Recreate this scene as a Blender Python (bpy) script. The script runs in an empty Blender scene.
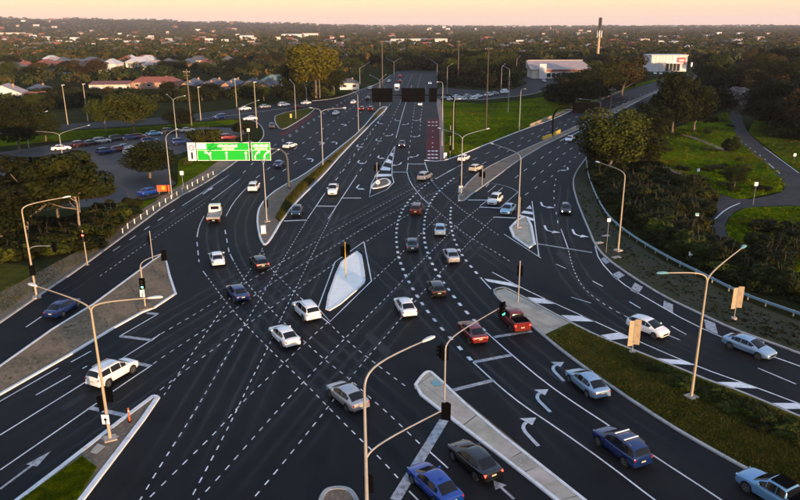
import bpy, math, random
import numpy as np
from mathutils import Vector, Matrix
from mathutils.geometry import tessellate_polygon

random.seed(7)
rng = np.random.default_rng(7)
scn = bpy.context.scene
C = scn.collection
R = math.radians

# ------------------------------------------------------------------ camera
CAM_H, FPX = 30.0, 700.0
PITCH = math.atan(224.0 / FPX)
ROT = Matrix.Rotation(math.pi / 2 - PITCH, 3, 'X') @ Matrix.Rotation(R(-0.25), 3, 'Z')
CPOS = Vector((0, 0, CAM_H))
cd = bpy.data.cameras.new('camera')
cam = bpy.data.objects.new('camera', cd)
C.objects.link(cam)
cd.sensor_width = 36.0
cd.lens = 36.0 * FPX / 800.0
cd.clip_start, cd.clip_end = 0.5, 60000
cam.matrix_world = Matrix.Translation(CPOS) @ ROT.to_4x4()
scn.camera = cam

# ------------------------------------------------------------------ sky, sun, exposure
SUN_AZ = R(148)      # clockwise from +Y : behind the camera, to the right
SUN_EL = R(4.0)
world = bpy.data.worlds.new('World')
scn.world = world
world.use_nodes = True
wn, wl = world.node_tree.nodes, world.node_tree.links
bg = wn['Background']
sky = wn.new('ShaderNodeTexSky')
sky.sky_type = 'NISHITA'
sky.sun_disc = False
sky.sun_elevation = SUN_EL
sky.sun_rotation = SUN_AZ
sky.air_density, sky.dust_density, sky.ozone_density = 1.0, 1.6, 1.5
# the warm belt all round the horizon at dusk, fading to clear sky above
tc = wn.new('ShaderNodeTexCoord')
sep = wn.new('ShaderNodeSeparateXYZ')
ramp = wn.new('ShaderNodeValToRGB')
ramp.color_ramp.interpolation = 'EASE'
els = ramp.color_ramp.elements
els[0].position = 0.0
els[0].color = (0.245, 0.170, 0.137, 1)
els[1].position = 0.5
els[1].color = (0.112, 0.150, 0.222, 1)
for p, c in ((0.010, (0.255, 0.176, 0.132, 1)), (0.035, (0.285, 0.206, 0.126, 1)), (0.10, (0.21, 0.198, 0.190, 1)), (0.22, (0.145, 0.178, 0.235, 1))):
    e = els.new(p)
    e.color = c
mixs = wn.new('ShaderNodeMixRGB')
mixs.inputs[0].default_value = 0.86
gain = wn.new('ShaderNodeVectorMath')
gain.operation = 'SCALE'
gain.inputs['Scale'].default_value = 10.0
wl.new(tc.outputs['Generated'], sep.inputs[0])
wl.new(sep.outputs['Z'], ramp.inputs[0])
wl.new(ramp.outputs[0], gain.inputs[0])
wl.new(sky.outputs[0], mixs.inputs[1])
wl.new(gain.outputs[0], mixs.inputs[2])
wl.new(mixs.outputs[0], bg.inputs['Color'])
bg.inputs['Strength'].default_value = 0.10

sl = bpy.data.lights.new('sun', 'SUN')
sl.energy = 2.1
sl.angle = R(0.6)
sl.color = (1.0, 0.64, 0.36)
sun = bpy.data.objects.new('sun', sl)
C.objects.link(sun)
sdir = Vector((math.sin(SUN_AZ) * math.cos(SUN_EL), math.cos(SUN_AZ) * math.cos(SUN_EL), math.sin(SUN_EL)))
sun.rotation_euler = sdir.to_track_quat('Z', 'Y').to_euler()
sun.location = (60, -60, 80)

vs = scn.view_settings
vs.view_transform = 'Standard'
vs.look = 'None'
vs.exposure = 2.2
vs.gamma = 1.0
vs.use_curve_mapping = False
scn.cycles.use_denoising = True
scn.cycles.max_bounces = 5
scn.cycles.diffuse_bounces = 2
scn.cycles.glossy_bounces = 2
scn.cycles.transmission_bounces = 2
scn.cycles.transparent_max_bounces = 4
scn.cycles.volume_bounces = 0
scn.cycles.caustics_reflective = False
scn.cycles.caustics_refractive = False

# ------------------------------------------------------------------ measuring helpers
def G(px, py, z=0.0):
    """point of the photograph (800x500) -> place on the level z"""
    v = ROT @ Vector(((px - 400) / FPX, -(py - 250) / FPX, -1.0))
    t = (z - CAM_H) / v.z
    return Vector((CPOS.x + v.x * t, CPOS.y + v.y * t, z))
def P2(pts, z=0.0):
    return [G(x, y, z) for x, y in pts]
def height_at(p, py):
    """height of a vertical thing standing at p whose top reaches row py"""
    lo, hi = -5.0, 120.0
    for _ in range(40):
        m = (lo + hi) / 2
        q = ROT.transposed() @ (Vector((p.x, p.y, m)) - CPOS)
        yy = 250 + FPX * q.y / q.z
        if yy > py: lo = m
        else: hi = m
    return lo
def px_scale(p):
    q = ROT.transposed() @ (p - CPOS)
    return FPX / -q.z
def resample(pts, step):
    out = [pts[0].copy()]
    for a, b in zip(pts[:-1], pts[1:]):
        n = max(1, int((b - a).length / step))
        for i in range(1, n + 1): out.append(a.lerp(b, i / n))
    return out
def chaikin(pts, n=2, closed=False):
    for _ in range(n):
        o = []
        m = len(pts)
        if not closed: o.append(pts[0])
        for i in range(m if closed else m - 1):
            a, b = pts[i], pts[(i + 1) % m]
            o += [a.lerp(b, .25), a.lerp(b, .75)]
        if not closed: o.append(pts[-1])
        pts = o
    return pts
def area2(p):
    return sum(a.x * b.y - b.x * a.y for a, b in zip(p, p[1:] + p[:1])) / 2
def offset(pts, d):
    """closed ring moved inwards by d (counter-clockwise ring)"""
    out = []
    n = len(pts)
    for i in range(n):
        a, b, c = pts[i - 1], pts[i], pts[(i + 1) % n]
        e1, e2 = (b - a), (c - b)
        e1.z = e2.z = 0
        if e1.length < 1e-6: e1 = e2
        if e2.length < 1e-6: e2 = e1
        e1, e2 = e1.normalized(), e2.normalized()
        nrm = Vector((-e1.y - e2.y, e1.x + e2.x, 0))
        if nrm.length < 1e-4: nrm = Vector((-e1.y, e1.x, 0))
        nrm.normalize()
        k = max(.55, nrm.dot(Vector((-e1.y, e1.x, 0))))
        out.append(b + nrm * d / k)
    return out

# ------------------------------------------------------------------ mesh building
class MB:
    def __init__(s): s.v, s.f, s.m = [], [], []
    def add(s, vs_, fs, mi=0):
        o = len(s.v)
        s.v += [tuple(q) for q in vs_]
        s.f += [tuple(i + o for i in f) for f in fs]
        s.m += [mi] * len(fs)
        return s
    def box(s, c, d, rz=0, mi=0, M=None):
        x, y, z = d[0] / 2, d[1] / 2, d[2] / 2
        q = [Vector((a * x, b * y, e * z)) for e in (-1, 1) for a, b in ((-1, -1), (1, -1), (1, 1), (-1, 1))]
        Rm = Matrix.Rotation(rz, 3, 'Z') if M is None else M
        q = [Rm @ t + Vector(c) for t in q]
        return s.add(q, [(3, 2, 1, 0), (4, 5, 6, 7), (0, 1, 5, 4), (1, 2, 6, 5), (2, 3, 7, 6), (3, 0, 4, 7)], mi)
    def tube(s, pts, rad, n=8, mi=0, cap=True):
        pts = [Vector(p) for p in pts]
        if not isinstance(rad, (list, tuple)): rad = [rad] * len(pts)
        o, rings = len(s.v), []
        up = None
        for i, p in enumerate(pts):
            t = (pts[min(i + 1, len(pts) - 1)] - pts[max(i - 1, 0)]).normalized()
            if up is None:
                up = Vector((0, 1, 0)) if abs(t.y) < .9 else Vector((1, 0, 0))
            a = (up - t * up.dot(t)).normalized()
            b = t.cross(a)
            up = a
            rings.append([p + (a * math.cos(k * 2 * math.pi / n) + b * math.sin(k * 2 * math.pi / n)) * rad[i] for k in range(n)])
        vs_ = [q for r in rings for q in r]
        fs = []
        for i in range(len(pts) - 1):
            for k in range(n):
                k2 = (k + 1) % n
                fs.append((i * n + k, i * n + k2, i * n + n + k2, i * n + n + k))
        if cap:
            fs.append(tuple(range(n - 1, -1, -1)))
            fs.append(tuple((len(pts) - 1) * n + k for k in range(n)))
        return s.add(vs_, fs, mi)
    def poly(s, ring, mi=0):
        if area2(ring) < 0: ring = ring[::-1]
        tris = tessellate_polygon([ring])
        fs = []
        for t in tris:
            a, b, c = (ring[i] for i in t)
            fs.append(tuple(t) if (b - a).cross(c - a).z > 0 else tuple(t[::-1]))
        return s.add(ring, fs, mi)
    def ribbon(s, pts, w, z=None, mi=0):
        n = len(pts)
        L, Rr = [], []
        for i in range(n):
            t = (pts[min(i + 1, n - 1)] - pts[max(i - 1, 0)])
            t.z = 0
            t.normalize()
            nr = Vector((-t.y, t.x, 0)) * (w / 2)
            q = pts[i].copy()
            if z is not None: q.z = z
            L.append(q + nr)
            Rr.append(q - nr)
        return s.add(L + Rr, [(n + i, n + i + 1, i + 1, i) for i in range(n - 1)], mi)
    def mesh(s, name, mats, smooth=None):
        me = bpy.data.meshes.new(name)
        me.from_pydata(s.v, [], s.f)
        for m in (mats if isinstance(mats, (list, tuple)) else [mats]): me.materials.append(m)
        if any(s.m): me.polygons.foreach_set('material_index', s.m)
        if smooth is not None:
            me.polygons.foreach_set('use_smooth', [True] * len(s.f))
            me.set_sharp_from_angle(angle=R(smooth))
        me.update()
        return me
def ob(name, me, parent=None, loc=None, rz=0):
    o = bpy.data.objects.new(name, me)
    C.objects.link(o)
    if loc is not None: o.location = loc
    if rz: o.rotation_euler = (0, 0, rz)
    if parent: o.parent = parent
    return o
def mk(name, mb, mats, parent=None, smooth=None, loc=None, rz=0):
    return ob(name, mb.mesh(name, mats, smooth), parent, loc, rz)
def tag(o, label=None, cat=None, group=None, kind=None):
    if label: o['label'] = label
    if cat: o['category'] = cat
    if group: o['group'] = group
    if kind: o['kind'] = kind
    return o
def thing(name, label, cat, loc=(0, 0, 0), rz=0, group=None):
    o = ob(name, None, None, loc, rz)
    return tag(o, label, cat, group)
KIDS = {}
def copy_tree(o, parent=None):
    c = o.copy()
    C.objects.link(c)
    if parent: c.parent = parent
    kids = KIDS.get(o.name)
    if kids is None: kids = KIDS[o.name] = [x for x in bpy.data.objects if x.parent == o]
    for ch in kids: copy_tree(ch, c)
    return c

# ------------------------------------------------------------------ materials
def srgb(r, g, b):
    f = lambda u: (u / 255 / 12.92) if u <= 10 else ((u / 255 + .055) / 1.055) ** 2.4
    return (f(r), f(g), f(b))
def mat(name, col, rough=.6, metal=0., spec=.5, noise=None, coat=0., emit=None, bump=None, obj_rand=0., coords='Object'):
    """noise: list of (scale, colour, lo, hi, detail) laid one over another; bump: (scale, strength)"""
    m = bpy.data.materials.new(name)
    m.use_nodes = True
    N, L = m.node_tree.nodes, m.node_tree.links
    b = N['Principled BSDF']
    b.inputs['Base Color'].default_value = (*col, 1)
    b.inputs['Roughness'].default_value = rough
    b.inputs['Metallic'].default_value = metal
    b.inputs['Specular IOR Level'].default_value = spec
    if coat:
        b.inputs['Coat Weight'].default_value = coat
        b.inputs['Coat Roughness'].default_value = .05
    if emit:
        b.inputs['Emission Color'].default_value = (*emit[0], 1)
        b.inputs['Emission Strength'].default_value = emit[1]
    src = None
    t = None
    if noise or bump:
        t = N.new('ShaderNodeTexCoord')
    for nz in noise or ():
        sc, c2, lo, hi = nz[:4]
        nt = N.new('ShaderNodeTexNoise')
        nt.inputs['Scale'].default_value = sc if not isinstance(sc, tuple) else 1.0
        nt.inputs['Detail'].default_value = nz[4] if len(nz) > 4 else 4
        if isinstance(sc, tuple):
            mp = N.new('ShaderNodeMapping')
            mp.inputs['Scale'].default_value = sc
            L.new(t.outputs[coords], mp.inputs[0])
            L.new(mp.outputs[0], nt.inputs['Vector'])
        else:
            L.new(t.outputs[coords], nt.inputs['Vector'])
        mr = N.new('ShaderNodeMapRange')
        mr.inputs[1].default_value, mr.inputs[2].default_value = lo, hi
        L.new(nt.outputs['Fac'], mr.inputs[0])
        mx = N.new('ShaderNodeMixRGB')
        L.new(mr.outputs[0], mx.inputs[0])
        if src: L.new(src, mx.inputs[1])
        else: mx.inputs[1].default_value = (*col, 1)
        mx.inputs[2].default_value = (*c2, 1)
        src = mx.outputs[0]
    if obj_rand:
        oi = N.new('ShaderNodeObjectInfo')
        hs = N.new('ShaderNodeHueSaturation')
        mr = N.new('ShaderNodeMapRange')
        mr.inputs[3].default_value, mr.inputs[4].default_value = 1 - obj_rand, 1 + obj_rand
        L.new(oi.outputs['Random'], mr.inputs[0])
        L.new(mr.outputs[0], hs.inputs['Value'])
        mr2 = N.new('ShaderNodeMapRange')
        mr2.inputs[3].default_value, mr2.inputs[4].default_value = .475, .515
        m7 = N.new('ShaderNodeMath')
        m7.operation = 'MULTIPLY'
        m7.inputs[1].default_value = 7.31
        fr = N.new('ShaderNodeMath')
        fr.operation = 'FRACT'
        L.new(oi.outputs['Random'], m7.inputs[0])
        L.new(m7.outputs[0], fr.inputs[0])
        L.new(fr.outputs[0], mr2.inputs[0])
        L.new(mr2.outputs[0], hs.inputs['Hue'])
        if src: L.new(src, hs.inputs['Color'])
        else: hs.inputs['Color'].default_value = (*col, 1)
        src = hs.outputs[0]
    if src: L.new(src, b.inputs['Base Color'])
    if bump:
        nt = N.new('ShaderNodeTexNoise')
        nt.inputs['Scale'].default_value = bump[0]
        nt.inputs['Detail'].default_value = 5
        L.new(t.outputs[coords], nt.inputs['Vector'])
        bp = N.new('ShaderNodeBump')
        bp.inputs['Strength'].default_value = bump[1]
        bp.inputs['Distance'].default_value = bump[2] if len(bump) > 2 else .05
        L.new(nt.outputs['Fac'], bp.inputs['Height'])
        L.new(bp.outputs[0], b.inputs['Normal'])
    return m

M = {}
M['asphalt'] = mat('asphalt', (0.0082, 0.0087, 0.0102), .75, spec=0.12,
                   noise=[(.05, (0.0116, 0.0121, 0.0131), .42, .62, 3), (.35, (0.0058, 0.0064, 0.0078), .45, .70, 5), ((.9, .07, 1), (0.0127, 0.0128, 0.0136), .50, .72, 3), (3.0, (0.0158, 0.0158, 0.0162), .62, .85, 6)],
                   bump=(30, .25, .01))
M['asphalt_old'] = mat('asphalt_old', (0.0390, 0.0350, 0.0351), .85, spec=.3, noise=[(.12, (0.0570, 0.0492, 0.0468), .4, .65, 5), (2.0, (0.0300, 0.0274, 0.0276), .5, .8, 5)])
M['asphalt_patch'] = mat('asphalt_patch', (.011, .0115, .013), .7, spec=.25, noise=[(2, (.017, .0175, .019), .45, .7, 5)])
M['paint'] = mat('road_paint', (.76, .76, .76), .6, noise=[(2.2, (.34, .34, .35), .50, .78, 6), (.12, (.46, .46, .48), .45, .66, 3), (7., (.20, .20, .21), .58, .75, 4)])
M['paint_mid'] = mat('faded_road_paint', (.50, .52, .55), .65, noise=[(2.2, (.26, .27, .29), .46, .74, 6), (.3, (.38, .39, .41), .45, .7, 3)])
M['paint_worn'] = mat('worn_road_paint', (.36, .37, .39), .7, noise=[(2.5, (.12, .12, .13), .42, .70, 6)])
M['paint_red'] = mat('red_lane_paint', (.105, .013, .015), .8, spec=.1, noise=[(.8, (.060, .010, .012), .4, .7, 5)])
M['path_brown'] = mat('worn_path', (.048, .043, .042), .9, spec=.1, noise=[(.3, (.034, .031, .030), .42, .62, 5), (2., (.062, .056, .052), .5, .75, 5)])
M['path_pink'] = mat('pinkish_path', (.23, .125, .095), .85, noise=[(.6, (.15, .09, .075), .4, .7, 5)])
M['kerb'] = mat('kerb_concrete', (.36, .345, .33), .8, noise=[(1.2, (.22, .205, .19), .42, .75, 5)])
M['kerb_white'] = mat('kerb_painted', (.66, .65, .64), .7, noise=[(1.5, (.42, .40, .38), .5, .8, 5)])
M['concrete'] = mat('concrete', (0.4140, 0.3562, 0.2862), .85, noise=[(.5, (0.2898, 0.2438, 0.1944), .4, .65, 5), (4, (0.4968, 0.4250, 0.3348), .55, .8, 5)], obj_rand=.14)
M['island_white'] = mat('island_white_paint', (0.8736, 0.8240, 0.7448), .7, noise=[(.8, (0.7426, 0.7004, 0.6331), .45, .75, 5)])
M['gravel'] = mat('gravel_dirt', (0.1575, 0.1102, 0.0745), .95, noise=[(.5, (0.0997, 0.0734, 0.0502), .40, .62, 5), (4., (0.2415, 0.1744, 0.1178), .5, .75, 6)], bump=(8, .5, .05))
M['dirt'] = mat('dry_dirt', (0.1885, 0.1208, 0.0675), .95, noise=[(.25, (0.1099, 0.0770, 0.0411), .42, .60, 5), (3., (0.2723, 0.1794, 0.1026), .5, .75, 6)], bump=(5, .5, .05))
M['grass'] = mat('lawn', (0.0758, 0.1069, 0.0018), .95, spec=0.0, noise=[(.07, (0.0316, 0.0530, 0.0013), .42, .58, 5), (.9, (0.1159, 0.1412, 0.0022), .48, .7, 5), (.045, (0.1265, 0.0787, 0.0047), .56, .70, 6), (4., (0.0474, 0.0684, 0.0013), .5, .8, 5)], bump=(6, .7, .08))
M['grass_dry'] = mat('dry_grass', (0.0665, 0.0600, 0.0108), .95, spec=0.0, noise=[(.6, (0.0348, 0.0414, 0.0065), .40, .65, 5), (3, (0.1012, 0.0834, 0.0180), .5, .75, 5)], bump=(6, .7, .08))
M['verge_dark'] = mat('dull_verge', (.050, .047, .032), .95, spec=.0, noise=[(.3, (.036, .042, .020), .42, .62, 5), (3., (.075, .068, .055), .5, .75, 6)], bump=(5, .4, .04))
M['scrub'] = mat('scrub_ground', (0.0150, 0.0170, 0.0056), .95, spec=0.0, noise=[(.15, (0.0275, 0.0250, 0.0088), .45, .65, 5), (1.2, (0.0090, 0.0110, 0.0032), .45, .7, 5)], bump=(3, .7, .1))
M['ground'] = mat('ground', (0.0210, 0.0270, 0.0090), .95, spec=0.0, noise=[(.012, (0.0360, 0.0330, 0.0150), .42, .62, 6), (.08, (0.0168, 0.0228, 0.0070), .45, .65, 6)])
M['leaf_dark'] = mat('leaf_dark', (0.0123, 0.0161, 0.0022), .75, spec=0.06, noise=[(.35, (0.0245, 0.0266, 0.0030), .42, .68, 4), (2.5, (0.0067, 0.0091, 0.0014), .45, .7, 3)], obj_rand=.35)
M['leaf_olive'] = mat('leaf_olive', (0.0322, 0.0419, 0.0048), .75, spec=0.06, noise=[(.35, (0.0575, 0.0591, 0.0060), .45, .7, 4), (2.5, (0.0162, 0.0243, 0.0032), .45, .7, 3)], obj_rand=.3)
M['leaf_gold'] = mat('leaf_gold', (0.0930, 0.0891, 0.0048), .75, spec=0.06, noise=[(.4, (0.1255, 0.1080, 0.0048), .45, .7, 4), (2.5, (0.0395, 0.0459, 0.0040), .48, .75, 3)], obj_rand=.1)
M['leaf_brown'] = mat('leaf_brown', (0.0495, 0.0297, 0.0075), .75, spec=0.06, noise=[(.4, (0.0270, 0.0261, 0.0060), .4, .65, 4)], obj_rand=.3)
M['leaf_pale'] = mat('leaf_pale_blossom', (.24, .19, .17), .8, noise=[(1.5, (.13, .10, .085), .45, .7, 4)])
M['leaf_far'] = mat('leaf_far', (.026, .036, .010), .85, spec=.03, noise=[(.012, (.060, .050, .012), .44, .58, 4), (.05, (.014, .024, .007), .46, .62, 4), (.085, (.115, .062, .014), .58, .66, 3), (.13, (.095, .085, .018), .62, .70, 3)])
M['bark'] = mat('bark', (.13, .10, .075), .9, noise=[(2, (.07, .055, .04), .4, .7, 4)])
M['bark_pale'] = mat('bark_pale', (.26, .21, .16), .9, noise=[(2, (.14, .10, .075), .4, .7, 4)])
M['galv'] = mat('galvanised_steel', (0.3060, 0.2932, 0.2805), .5, metal=.2, noise=[(1.5, (0.2295, 0.2210, 0.2125), .4, .7, 4)])
M['cream'] = mat('cream_painted_pole', (0.3570, 0.2975, 0.2040), .5, noise=[(1.2, (0.2805, 0.2295, 0.1530), .4, .7, 4)])
M['black'] = mat('black_metal', (.0022, .0022, .0026), .8, spec=.02)
M['dkgrey'] = mat('dark_grey_metal', (.045, .047, .05), .6)
M['wood'] = mat('pole_wood', (.15, .11, .08), .9, noise=[((6, 6, .6), (.09, .065, .05), .4, .7, 4)])
M['wood_dark'] = mat('dark_pole_wood', (.05, .040, .032), .9)
M['lamp'] = mat('lamp_lens', (.62, .60, .55), .3)
M['lamp_teal'] = mat('teal_lamp_head', (.12, .28, .30), .35)
M['sign_green'] = mat('sign_green', (.008, .42, .030), .4)
M['sign_white'] = mat('sign_white', (.78, .78, .76), .45)
M['sign_back'] = mat('sign_back_brown', (.36, .27, .16), .5, noise=[(3, (.27, .20, .12), .45, .7, 4)])
M['rail'] = mat('galvanised_guard_rail', (.20, .31, .36), .45, metal=.3)
M['tyre'] = mat('tyre_rubber', (.012, .012, .012), .85)
M['rim'] = mat('alloy_rim', (.30, .30, .31), .35, metal=.7)
M['glass'] = mat('dark_glass', (.006, .007, .009), .08, spec=.28)
M['head'] = mat('headlamp_lens', (.62, .63, .64), .15)
M['head_on'] = mat('headlamp_on', (.8, .7, .5), .2, emit=((1.0, .82, .58), 7.0))
M['tail'] = mat('tail_lamp_red', (.30, .012, .010), .25)
M['tail_on'] = mat('tail_lamp_on', (.30, .012, .010), .25, emit=((1.0, .03, .015), 2.5))
M['plate'] = mat('number_plate', (.40, .37, .26), .5)
M['red_on'] = mat('signal_red', (.5, .02, .01), .4, emit=((1, .04, .02), 5))
M['green_on'] = mat('signal_green', (.02, .5, .25), .4, emit=((.05, 1, .45), 4))
M['lens_off'] = mat('signal_lens_off', (.02, .02, .02), .3)
M['yellow'] = mat('yellow_paint', (.62, .38, .03), .6)
M['orange'] = mat('orange_plastic', (.75, .10, .015), .5)
M['white_plastic'] = mat('white_plastic', (.72, .72, .70), .5)
M['brick'] = mat('brick_wall', (.36, .21, .13), .9, noise=[(1.2, (.28, .16, .10), .4, .7, 4)])
M['render'] = mat('rendered_wall', (.58, .52, .44), .85, noise=[(.6, (.48, .43, .36), .4, .7, 4)])
M['whitewall'] = mat('white_wall', (0.5950, 0.5780, 0.5610), .8, noise=[(.4, (0.4930, 0.4760, 0.4590), .45, .7, 4)])
M['roof_grey'] = mat('roof_grey', (.085, .082, .085), .8, noise=[(.7, (.06, .058, .06), .4, .7, 4)])
M['roof_slate'] = mat('roof_slate_blue', (.055, .066, .085), .7, noise=[(.7, (.08, .09, .11), .4, .7, 4)])
M['roof_red'] = mat('roof_terracotta', (0.2080, 0.0638, 0.0390), .85, noise=[(.7, (0.1520, 0.0525, 0.0375), .4, .7, 4)])
M['roof_green'] = mat('roof_pale_green', (.13, .19, .16), .7)
M['roof_pink'] = mat('roof_pale_metal', (0.3600, 0.2660, 0.2312), .7, noise=[(.3, (0.2880, 0.2170, 0.1972), .4, .7, 4)])
M['roof_white'] = mat('roof_white_metal', (0.4356, 0.4096, 0.3968), .6)
M['window'] = mat('window_glass', (.02, .025, .03), .1)
M['logo_red'] = mat('logo_red', (.24, .015, .03), .5)

# ------------------------------------------------------------------ the ground and its hills
def hill(x, y):
    d = math.hypot(x, y)
    az = math.degrees(math.atan2(x, max(y, 1e-3))) if y > 0 else 90
    if d < 2500 or y <= 0: return 0.0
    k = min(1, (d - 2500) / 4500)
    k = k * k * (3 - 2 * k)
    left = 1 / (1 + math.exp((az + 12) / 7))           # the ridge on the left sinks to the right
    rough = .5 + .5 * math.sin(az * .9 + d * .0009) * math.sin(az * .37 + 1.3)
    return k * (8 + 92 * left + (10 + 14 * left) * rough)
g = MB()
rings = [0, 15, 30, 60, 120, 250, 500, 900, 1500, 2500, 3200, 4000, 4800, 5600, 6400, 7000, 7600, 8400, 10000, 13000]
angs = list(np.linspace(-180, -40, 15)[:-1]) + list(np.linspace(-40, 40, 121)) + list(np.linspace(40, 180, 15)[1:-1])
na = len(angs)
gv, gf = [(0, 0, 0)], []
for r in rings[1:]:
    for a in angs:
        x, y = r * math.sin(R(a)), r * math.cos(R(a))
        gv.append((x, y, hill(x, y) * (1 if r < 8000 else .3)))
for k in range(na): gf.append((0, 1 + (k + 1) % na, 1 + k))
for i in range(len(rings) - 2):
    for k in range(na):
        a, b = 1 + i * na + k, 1 + i * na + (k + 1) % na
        gf.append((a, b, b + na, a + na))
g.add(gv, gf)
ground = tag(mk('ground', g, M['ground'], smooth=60), 'dark green and brown ground of the suburb running out to the hills', 'ground', kind='structure')

# ------------------------------------------------------------------ roads, paths, verges (sheets a few mm apart)
def sheet(name, px, z, m, label, cat='ground', smooth=0, kind='structure', parent=None, step=None):
    pts = P2(px, z)
    if smooth: pts = chaikin(pts, smooth, True)
    o = mk(name, MB().poly(pts), M[m], parent)
    if parent is None: tag(o, label, cat, kind=kind)
    return o
ROAD_PX = [(-80, 378), (0, 323), (36, 298), (82, 267), (128, 233), (170, 202), (211, 180), (240, 159), (258, 143), (264, 137), (263, 128), (256, 121.5), (243, 118.5),
           (192, 121.5), (150, 125), (60, 130), (-40, 138), (-40, 131), (60, 124.5), (150, 118), (192, 114), (234, 109), (290, 103), (312, 101), (330, 99.5), (345, 96), (360, 90), (380, 83), (391, 75), (398, 70.5),
           (446, 70.5), (444, 75), (438, 82), (436, 92), (436, 100), (437.5, 110), (439.3, 120), (439.8, 160.8), (456, 157), (490, 143), (520, 131), (554, 119), (574, 109.5), (600, 101), (624, 91.5), (660, 80), (690, 73), (715, 67), (730, 64),
           (734, 66.5), (716, 72), (690, 82), (656, 97), (625, 117), (600, 139), (591, 152), (580, 166), (574, 176), (573, 185), (576, 198), (582, 214), (589, 230), (595, 245), (606, 258.5), (632, 277), (666, 298), (700, 314), (734, 330), (768, 342), (800, 354), (860, 375), (930, 398), (930, 640), (-80, 640)]
road = sheet('road', ROAD_PX, .012, 'asphalt', 'wide dark asphalt intersection with its approach roads', 'road')
sheet('side_street', [(433, 93), (437, 98.5), (475, 100.5), (500, 98), (530, 95), (552, 88), (572, 84), (600, 80), (600, 76), (565, 75), (545, 77), (520, 78), (528, 83), (514, 89), (494, 91), (460, 89), (440, 87.5)], .008, 'asphalt', 'curving side street behind the green verge past the parked cars', 'road')
sheet('far_street', [(334, 43), (338, 43), (352, 58), (342, 58)], .03, 'asphalt_old', 'distant pale street running away through the trees', 'road')
sheet('car_park', [(-40, 158), (50, 145), (62, 143), (150, 133), (200, 127), (240, 128), (248, 133), (236, 138), (190, 150), (170, 157), (168, 176), (176, 183), (158, 196), (118, 204), (-20, 216)], .006, 'asphalt_old', 'grey asphalt car park behind the dark trees at left', 'car park')
sheet('red_paving', [(40, 190), (112, 184), (116, 192), (104, 198), (40, 203)], .014, 'paint_red', 'faded red paved strip behind the gum trees', 'paving')
sheet('lawn', [(-40, 150), (60, 141), (150, 131.5), (232, 124.5), (240, 121), (232, 119.5), (150, 126.5), (60, 131.5), (-40, 141)], .005, 'grass', 'green lawn strip between the car park and service road', 'lawn')
sheet('verge', [(-80, 380), (0, 324.5), (36, 299.5), (82, 268.5), (128, 234), (170, 203), (211, 181), (240, 160), (258, 144), (250, 140), (236, 146), (205, 170), (160, 196), (120, 222), (80, 250), (30, 276), (-80, 330)], .007, 'dirt', 'dry dirt verge along the left road edge', 'verge')
sheet('lawn', [(-80, 332), (30, 277), (40, 268), (0, 262), (-80, 280)], .010, 'grass_dry', 'dull green grass patch at the left edge under the bushes', 'lawn')
sheet('lawn', [(118, 224), (160, 197), (205, 171), (236, 147), (205, 150), (178, 160), (178, 184), (160, 198), (120, 206)], .009, 'grass', 'grass slope beside the white post fence', 'lawn')
sheet('lawn', [(442, 101), (480, 104), (505, 102), (545, 97), (585, 90), (640, 83), (690, 71), (682, 74), (640, 85.5), (624, 91), (600, 100), (574, 109), (554, 118.4), (520, 130.3), (490, 142), (458, 155.5), (445, 157)], .004, 'grass', 'bright green verge between the main road and the side street', 'lawn')
sheet('footpath', [(439.8, 161), (444.5, 157.5), (443.5, 110), (441, 100), (436, 98.7), (432, 101), (434, 110), (439, 121)], .005, 'path_pink', 'pinkish footpath beside the red lane', 'footpath')
LANE = sheet('red_lane', [(426.5, 119), (438.5, 119), (439.3, 159.5), (426, 159)], .018, 'paint_red', 'red surfaced lane beside the footpath', 'lane')
sheet('verge', [(591, 152.5), (581, 166.5), (575, 176), (574, 185), (577, 198), (583, 213.5), (590, 229.5), (596, 244), (607, 257), (633, 276), (667, 297), (701, 313), (735, 329), (769, 341), (801, 353), (930, 397), (930, 360), (800, 322), (741, 300), (700, 279), (663, 261), (622, 235), (603, 216), (589, 182), (588, 165)], .007, 'verge_dark', 'dull brown verge inside the curved guard rail', 'verge')
sheet('scrub_ground', [(592, 151), (589, 165), (590, 182), (604, 215), (623, 234), (664, 260), (701, 278), (742, 299), (801, 321), (930, 358), (930, 200), (800, 170), (760, 130), (700, 108), (650, 100), (626, 118), (601, 140)], .003, 'scrub', 'dark scrubby ground below the guard rail', 'ground')
sheet('lawn', [(640, 152), (662, 134), (700, 118), (728, 112), (735, 128), (742, 144), (760, 158), (786, 178), (782, 191), (740, 200), (716, 192), (690, 180), (660, 166)], .008, 'grass', 'sloping green lawn left of the bike path', 'lawn')
sheet('lawn', [(748, 132), (768, 148), (786, 162), (802, 174), (860, 200), (860, 130), (800, 118), (760, 110)], .008, 'grass', 'rough green grass right of the bike path under trees', 'lawn')
sheet('lawn', [(747, 207), (800, 206), (870, 206), (870, 290), (790, 285), (750, 262), (733, 246), (725, 228), (731, 215)], .008, 'grass', 'green grass inside the bend of the bike path', 'lawn')
sheet('bike_path', [(728, 112), (740, 110), (745, 130), (764, 147), (784, 162), (800, 173), (870, 215), (870, 206), (800, 205.5), (746, 206.5), (730, 214.5), (724, 227), (730, 243), (748, 262), (790, 286), (770, 288), (735, 268), (712, 248), (704, 232), (704, 218), (718, 204), (718, 193), (740, 201), (779, 194), (786, 188), (778, 175), (758, 158), (740, 143), (733, 128)], .013, 'path_brown', 'winding grey asphalt bike path through the grass at right', 'path', smooth=1)

# white symbols on the red lane
def symbol(x, y, w=.9, l=1.6):
    a = G(x, y, .0225)
    o_ = mk('lane_symbol', MB().box((0, 0, 0), (w * .35, l, .002)).box((0, l * .3, .0), (w, l * .16, .0016)).box((0, -l * .3, .0), (w, l * .16, .0016)), M['sign_white'], LANE, loc=a)
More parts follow.
